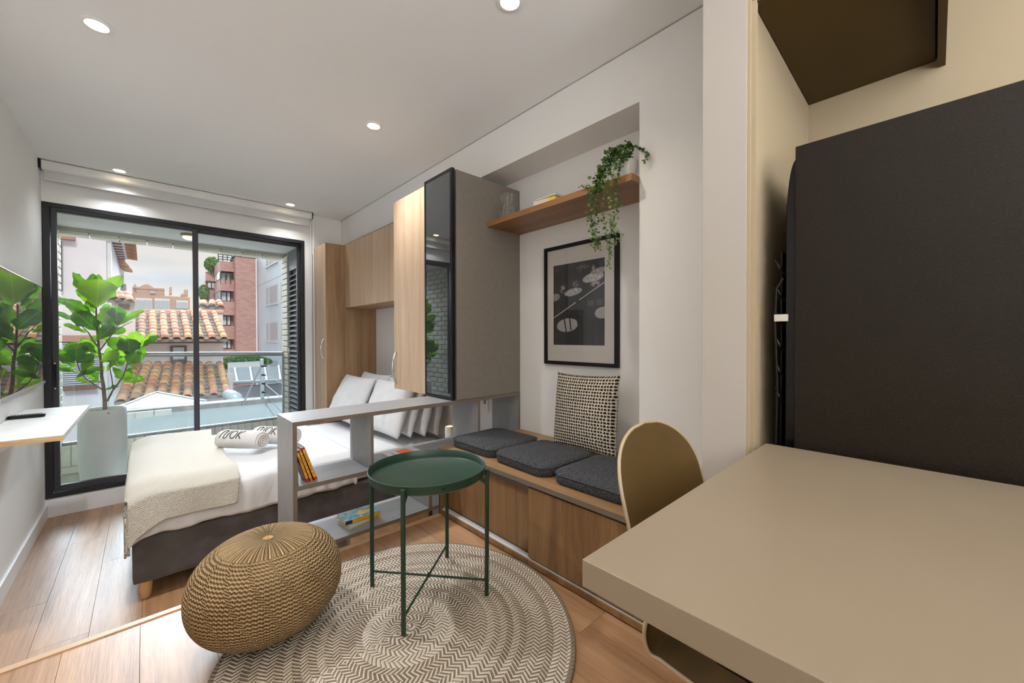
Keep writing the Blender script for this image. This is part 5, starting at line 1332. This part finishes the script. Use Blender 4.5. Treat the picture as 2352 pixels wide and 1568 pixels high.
def band(p0, p1, Yf, xl, xr, n='brick_band', dep=4):
    part(n, G().box(xl, xr, Yf, Yf+dep, zof(p1, 520, Yf), zof(p0, 520, Yf)), m_redbrick, tw)
bands = [(600, 622.5), (642, 667.5), (692, 723.5), (748, 779), (802, 900)]
for p0, p1 in bands: band(p0, p1, TY+.8, x0, x1-.001)
part('core', G().box(x0+.5, x1-.001, TY+1.4, TY+4.6, -9, zof(600, 520, TY)), m_redbrick, tw)
xs = atY(496, 700, TY+4).x
wins = [(623, 641.5, True), (668, 691.5, False), (724, 747.5, False), (779.5, 801.5, False)]
for k, (p0, p1, bal) in enumerate(wins):
    z1_, z0_ = zof(p0, 520, TY+.8), zof(p1, 520, TY+.8)
    w = part('window', G().box(x0+.02, x1-.25, TY+1.30, TY+1.38, z0_, z1_).box(x0+.02, x0+.10, TY+.82, TY+1.38, z0_, z1_), m_dkframe, tw)
    xm = x0+.62*(x1-x0-.25)
    part('pane', G().box(x0+.14, xm-.05, TY+1.26, TY+1.31, z0_+.07, z1_-.07), m_towerwin, w)
    part('pane', G().box(xm+.05, x1-.33, TY+1.26, TY+1.31, z0_+.07, z1_-.07), m_towerwin, w)
    # side of the bay, facing the street
    part('pane', G().box(x0-.02, x0+.02, TY+1.0, TY+3.6, z0_+.05, z1_-.05), plain('bay_glass', (.55, .58, .62), .2), w)
# balcony rail of the top flat
z0_ = zof(648, 520, TY+.8); za = zof(638, 520, TY+.8)
br = part('balcony_rail', G(), m_dkframe, tw) if False else None
for k in range(3): part('rail_bar', G().beam((x0, TY+.74, za+.16*k), (x1+.02, TY+.74, za+.16*k), .04, .05), m_dkframe, tw)
for k in range(4): part('rail_post', G().beam((x0+(x1-x0)*k/3, TY+.74, z0_-.1), (x0+(x1-x0)*k/3, TY+.74, za+.36), .05, .05), m_dkframe, tw)
for k in range(9):
    xx_ = x0-.1+(xb-x0+.1)*k/8; part('roof_rail_post', G().beam((xx_, TY+.9, zof(596, 520, TY)), (xx_, TY+.9, zof(577, 520, TY)), .07, .07), m_dkframe, tw)
for k in range(3): part('roof_rail', G().beam((x0-.1, TY+.9, zof(592-5.5*k, 520, TY)), (xb, TY+.9, zof(592-5.5*k, 520, TY)), .05, .06), m_dkframe, tw)
part('roof_glazing', G().add([(x0+.3, TY+1.5, zof(596, 520, TY)), (xb-.8, TY+1.5, zof(596, 520, TY)), (xb-.8, TY+3, zof(572, 520, TY)), (x0+1.4, TY+3, zof(572, 520, TY)), (x0+.3, TY+4, zof(596, 520, TY)), (xb-.8, TY+4, zof(596, 520, TY))], [(0, 1, 2, 3), (3, 2, 5, 4), (0, 3, 4), (1, 5, 2), (0, 4, 5, 1)]), m_greywin, tw)
# wing further back
Y2 = 43.0; xl2, xr2 = atY(472, 700, Y2).x, atY(500, 700, Y2).x
part('rear_wing', G().box(xl2, xr2+1.2, Y2, Y2+4, -9, zof(646, 485, Y2)), m_redbrick, tw)
part('rear_parapet', G().box(xl2+.0, xr2+1.2, Y2-.3, Y2+.0, zof(646, 485, Y2), zof(626, 485, Y2)), m_redbrick, tw)
a, b = atY(474, 647, Y2-.05), atY(497, 664, Y2-.05)
w = part('window', G().box(a.x, b.x, Y2-.10, Y2-.02, b.z, a.z), m_dkframe, tw); part('pane', G().box(a.x+.1, (a.x+b.x)/2-.05, Y2-.14, Y2-.09, b.z+.08, a.z-.08), m_towerwin, w); part('pane', G().box((a.x+b.x)/2+.05, b.x-.1, Y2-.14, Y2-.09, b.z+.08, a.z-.08), m_towerwin, w)
h = atY(488, 625, 42.8); bushes('terrace_tree', (h.x, 42.6, h.z-.1), .62, .5, .72, 1100, .09, 'bushy little tree on the upper terrace of the brick tower', 'tree', 8)
h = atY(468, 690, 42.5); bushes('terrace_bush', (h.x, 42.4, h.z-.0), .42, .4, .68, 700, .08, 'small leafy bush on a lower terrace of the brick tower', 'bush', 9)

# white apartment block at the right
wb_ = thing('white_building', (8.5, 31, -8), 'pale blue-white apartment block with stacked windows beside the brick tower', 'building')
m_wbld = plain('pale_blue_render', (.60, .67, .74), .9, var=.03, nscale=.6)
part('facade', G().box(6.9, 11, 22, 38.6, -9, 9.2), m_wbld, wb_)
part('floor_line', G().box(6.885, 6.9, 22, 38.6, zof(655, 588, 38)-.03, zof(655, 588, 38)+.03), m_sill, wb_)
def wwin(pxa, pxb, pya, pyb, ref):
    A, B = atX(pxa, 0, 6.9), atX(pxb, 0, 6.9); ya, yb_ = B.y, A.y
    zt, zb = atX(ref, pya, 6.9).z, atX(ref, pyb, 6.9).z
    w = part('window', G().box(6.885, 6.899, ya, yb_, zb, zt), m_sill, wb_)
    part('pane', G().box(6.872, 6.886, ya+.12, yb_-.12, zb+.10, zt-.10), plain('window_pane_grey', (.42, .47, .50), .2), w)
    part('window_sill', G().box(6.80, 6.8845, ya-.05, yb_+.05, zb-.10, zb), m_sill, w)
for (pya, pyb, ref) in ((577, 608, 622), (656, 699, 622), (739, 783, 622)):
    for a, b in ((606, 612), (613.5, 633), (640, 652.5), (654, 662)): wwin(a, b, pya, pyb, ref)
a, b = atX(614, 0, 6.9), atX(632, 0, 6.9)
for (pxa, pxb) in ((614, 633), (641, 655)): wwin(pxa, pxb, 824, 846, 622)

# ochre block on the skyline
oc = thing('ochre_building', (1.2, 62, -6), 'low ochre brick block with chimneys on the far skyline', 'building')
OY = 60.0
def obox(n, p0, p1, q0, q1, m, y0=OY, y1=OY+6, par=None, **k):
    a, b = atY(p0, q0, y0), atY(p1, q1, y0); zt = atY((p0+p1)/2, q0, y0).z; zb = atY((p0+p1)/2, q1, y0).z
    return part(n, G().box(a.x, b.x, y0, y1, zb, zt), m, par or oc, **k)
obox('facade', 262, 437, 678, 760, m_ochre); a, b = atY(262, 700, OY), atY(437, 700, OY); part('lower_storeys', G().box(a.x, b.x, OY+.05, OY+6, -9, 1.8), m_ochre, oc)
obox('upper_storey', 304, 378, 660, 678, m_ochre, OY+.3)
g = G(); a, b = atY(304, 660, OY+.3), atY(378, 660, OY+.3); poly = [(a.x+(b.x-a.x)*i/20, a.z+.45*max(0, math.sin(PI*(i/20*1.5-.15)))**2*(1 if i < 18 else 0)) for i in range(21)]
part('curved_parapet', G().prism([(a.x, a.z-.1)]+poly+[(b.x, a.z-.1)], OY+.2, OY+1, 'y'), m_ochre, oc)
for (p0, p1, q0, q1) in ((389, 395, 659, 676), (423, 432, 665, 679), (416, 422, 674, 679), (307, 313, 653, 661)):
    c = obox('chimney', p0, p1, q0, q1, m_ochre, OY-.2, OY+1.0)
    obox('flue_opening', p0+1.2, p1-1.2, q0+2, q0+4.2, m_palewin, OY-.24, OY-.2, c)
for (p0, p1, q0, q1) in ((311, 350, 689, 712), (355, 390, 690, 713), (405, 432, 694, 709)):
    w = obox('window', p0, p1, q0-4.5, q1, m_sill, OY-.12, OY); obox('pane', p0+1, (p0+p1)/2-.6, q0, q1-1, m_palewin, OY-.2, OY-.1, w); obox('pane', (p0+p1)/2+.6, p1-1, q0, q1-1, m_palewin, OY-.2, OY-.1, w)
obox('skylight', 345, 357, 668.5, 673.5, m_palewin, OY+.1, OY+.3)
# street level far below
struct('ground_outside', G().box(-60, 80, 10.5, 140, -9.2, -9), plain('grey_asphalt', (.20, .20, .20), .9), label='ground between the neighbouring buildings')
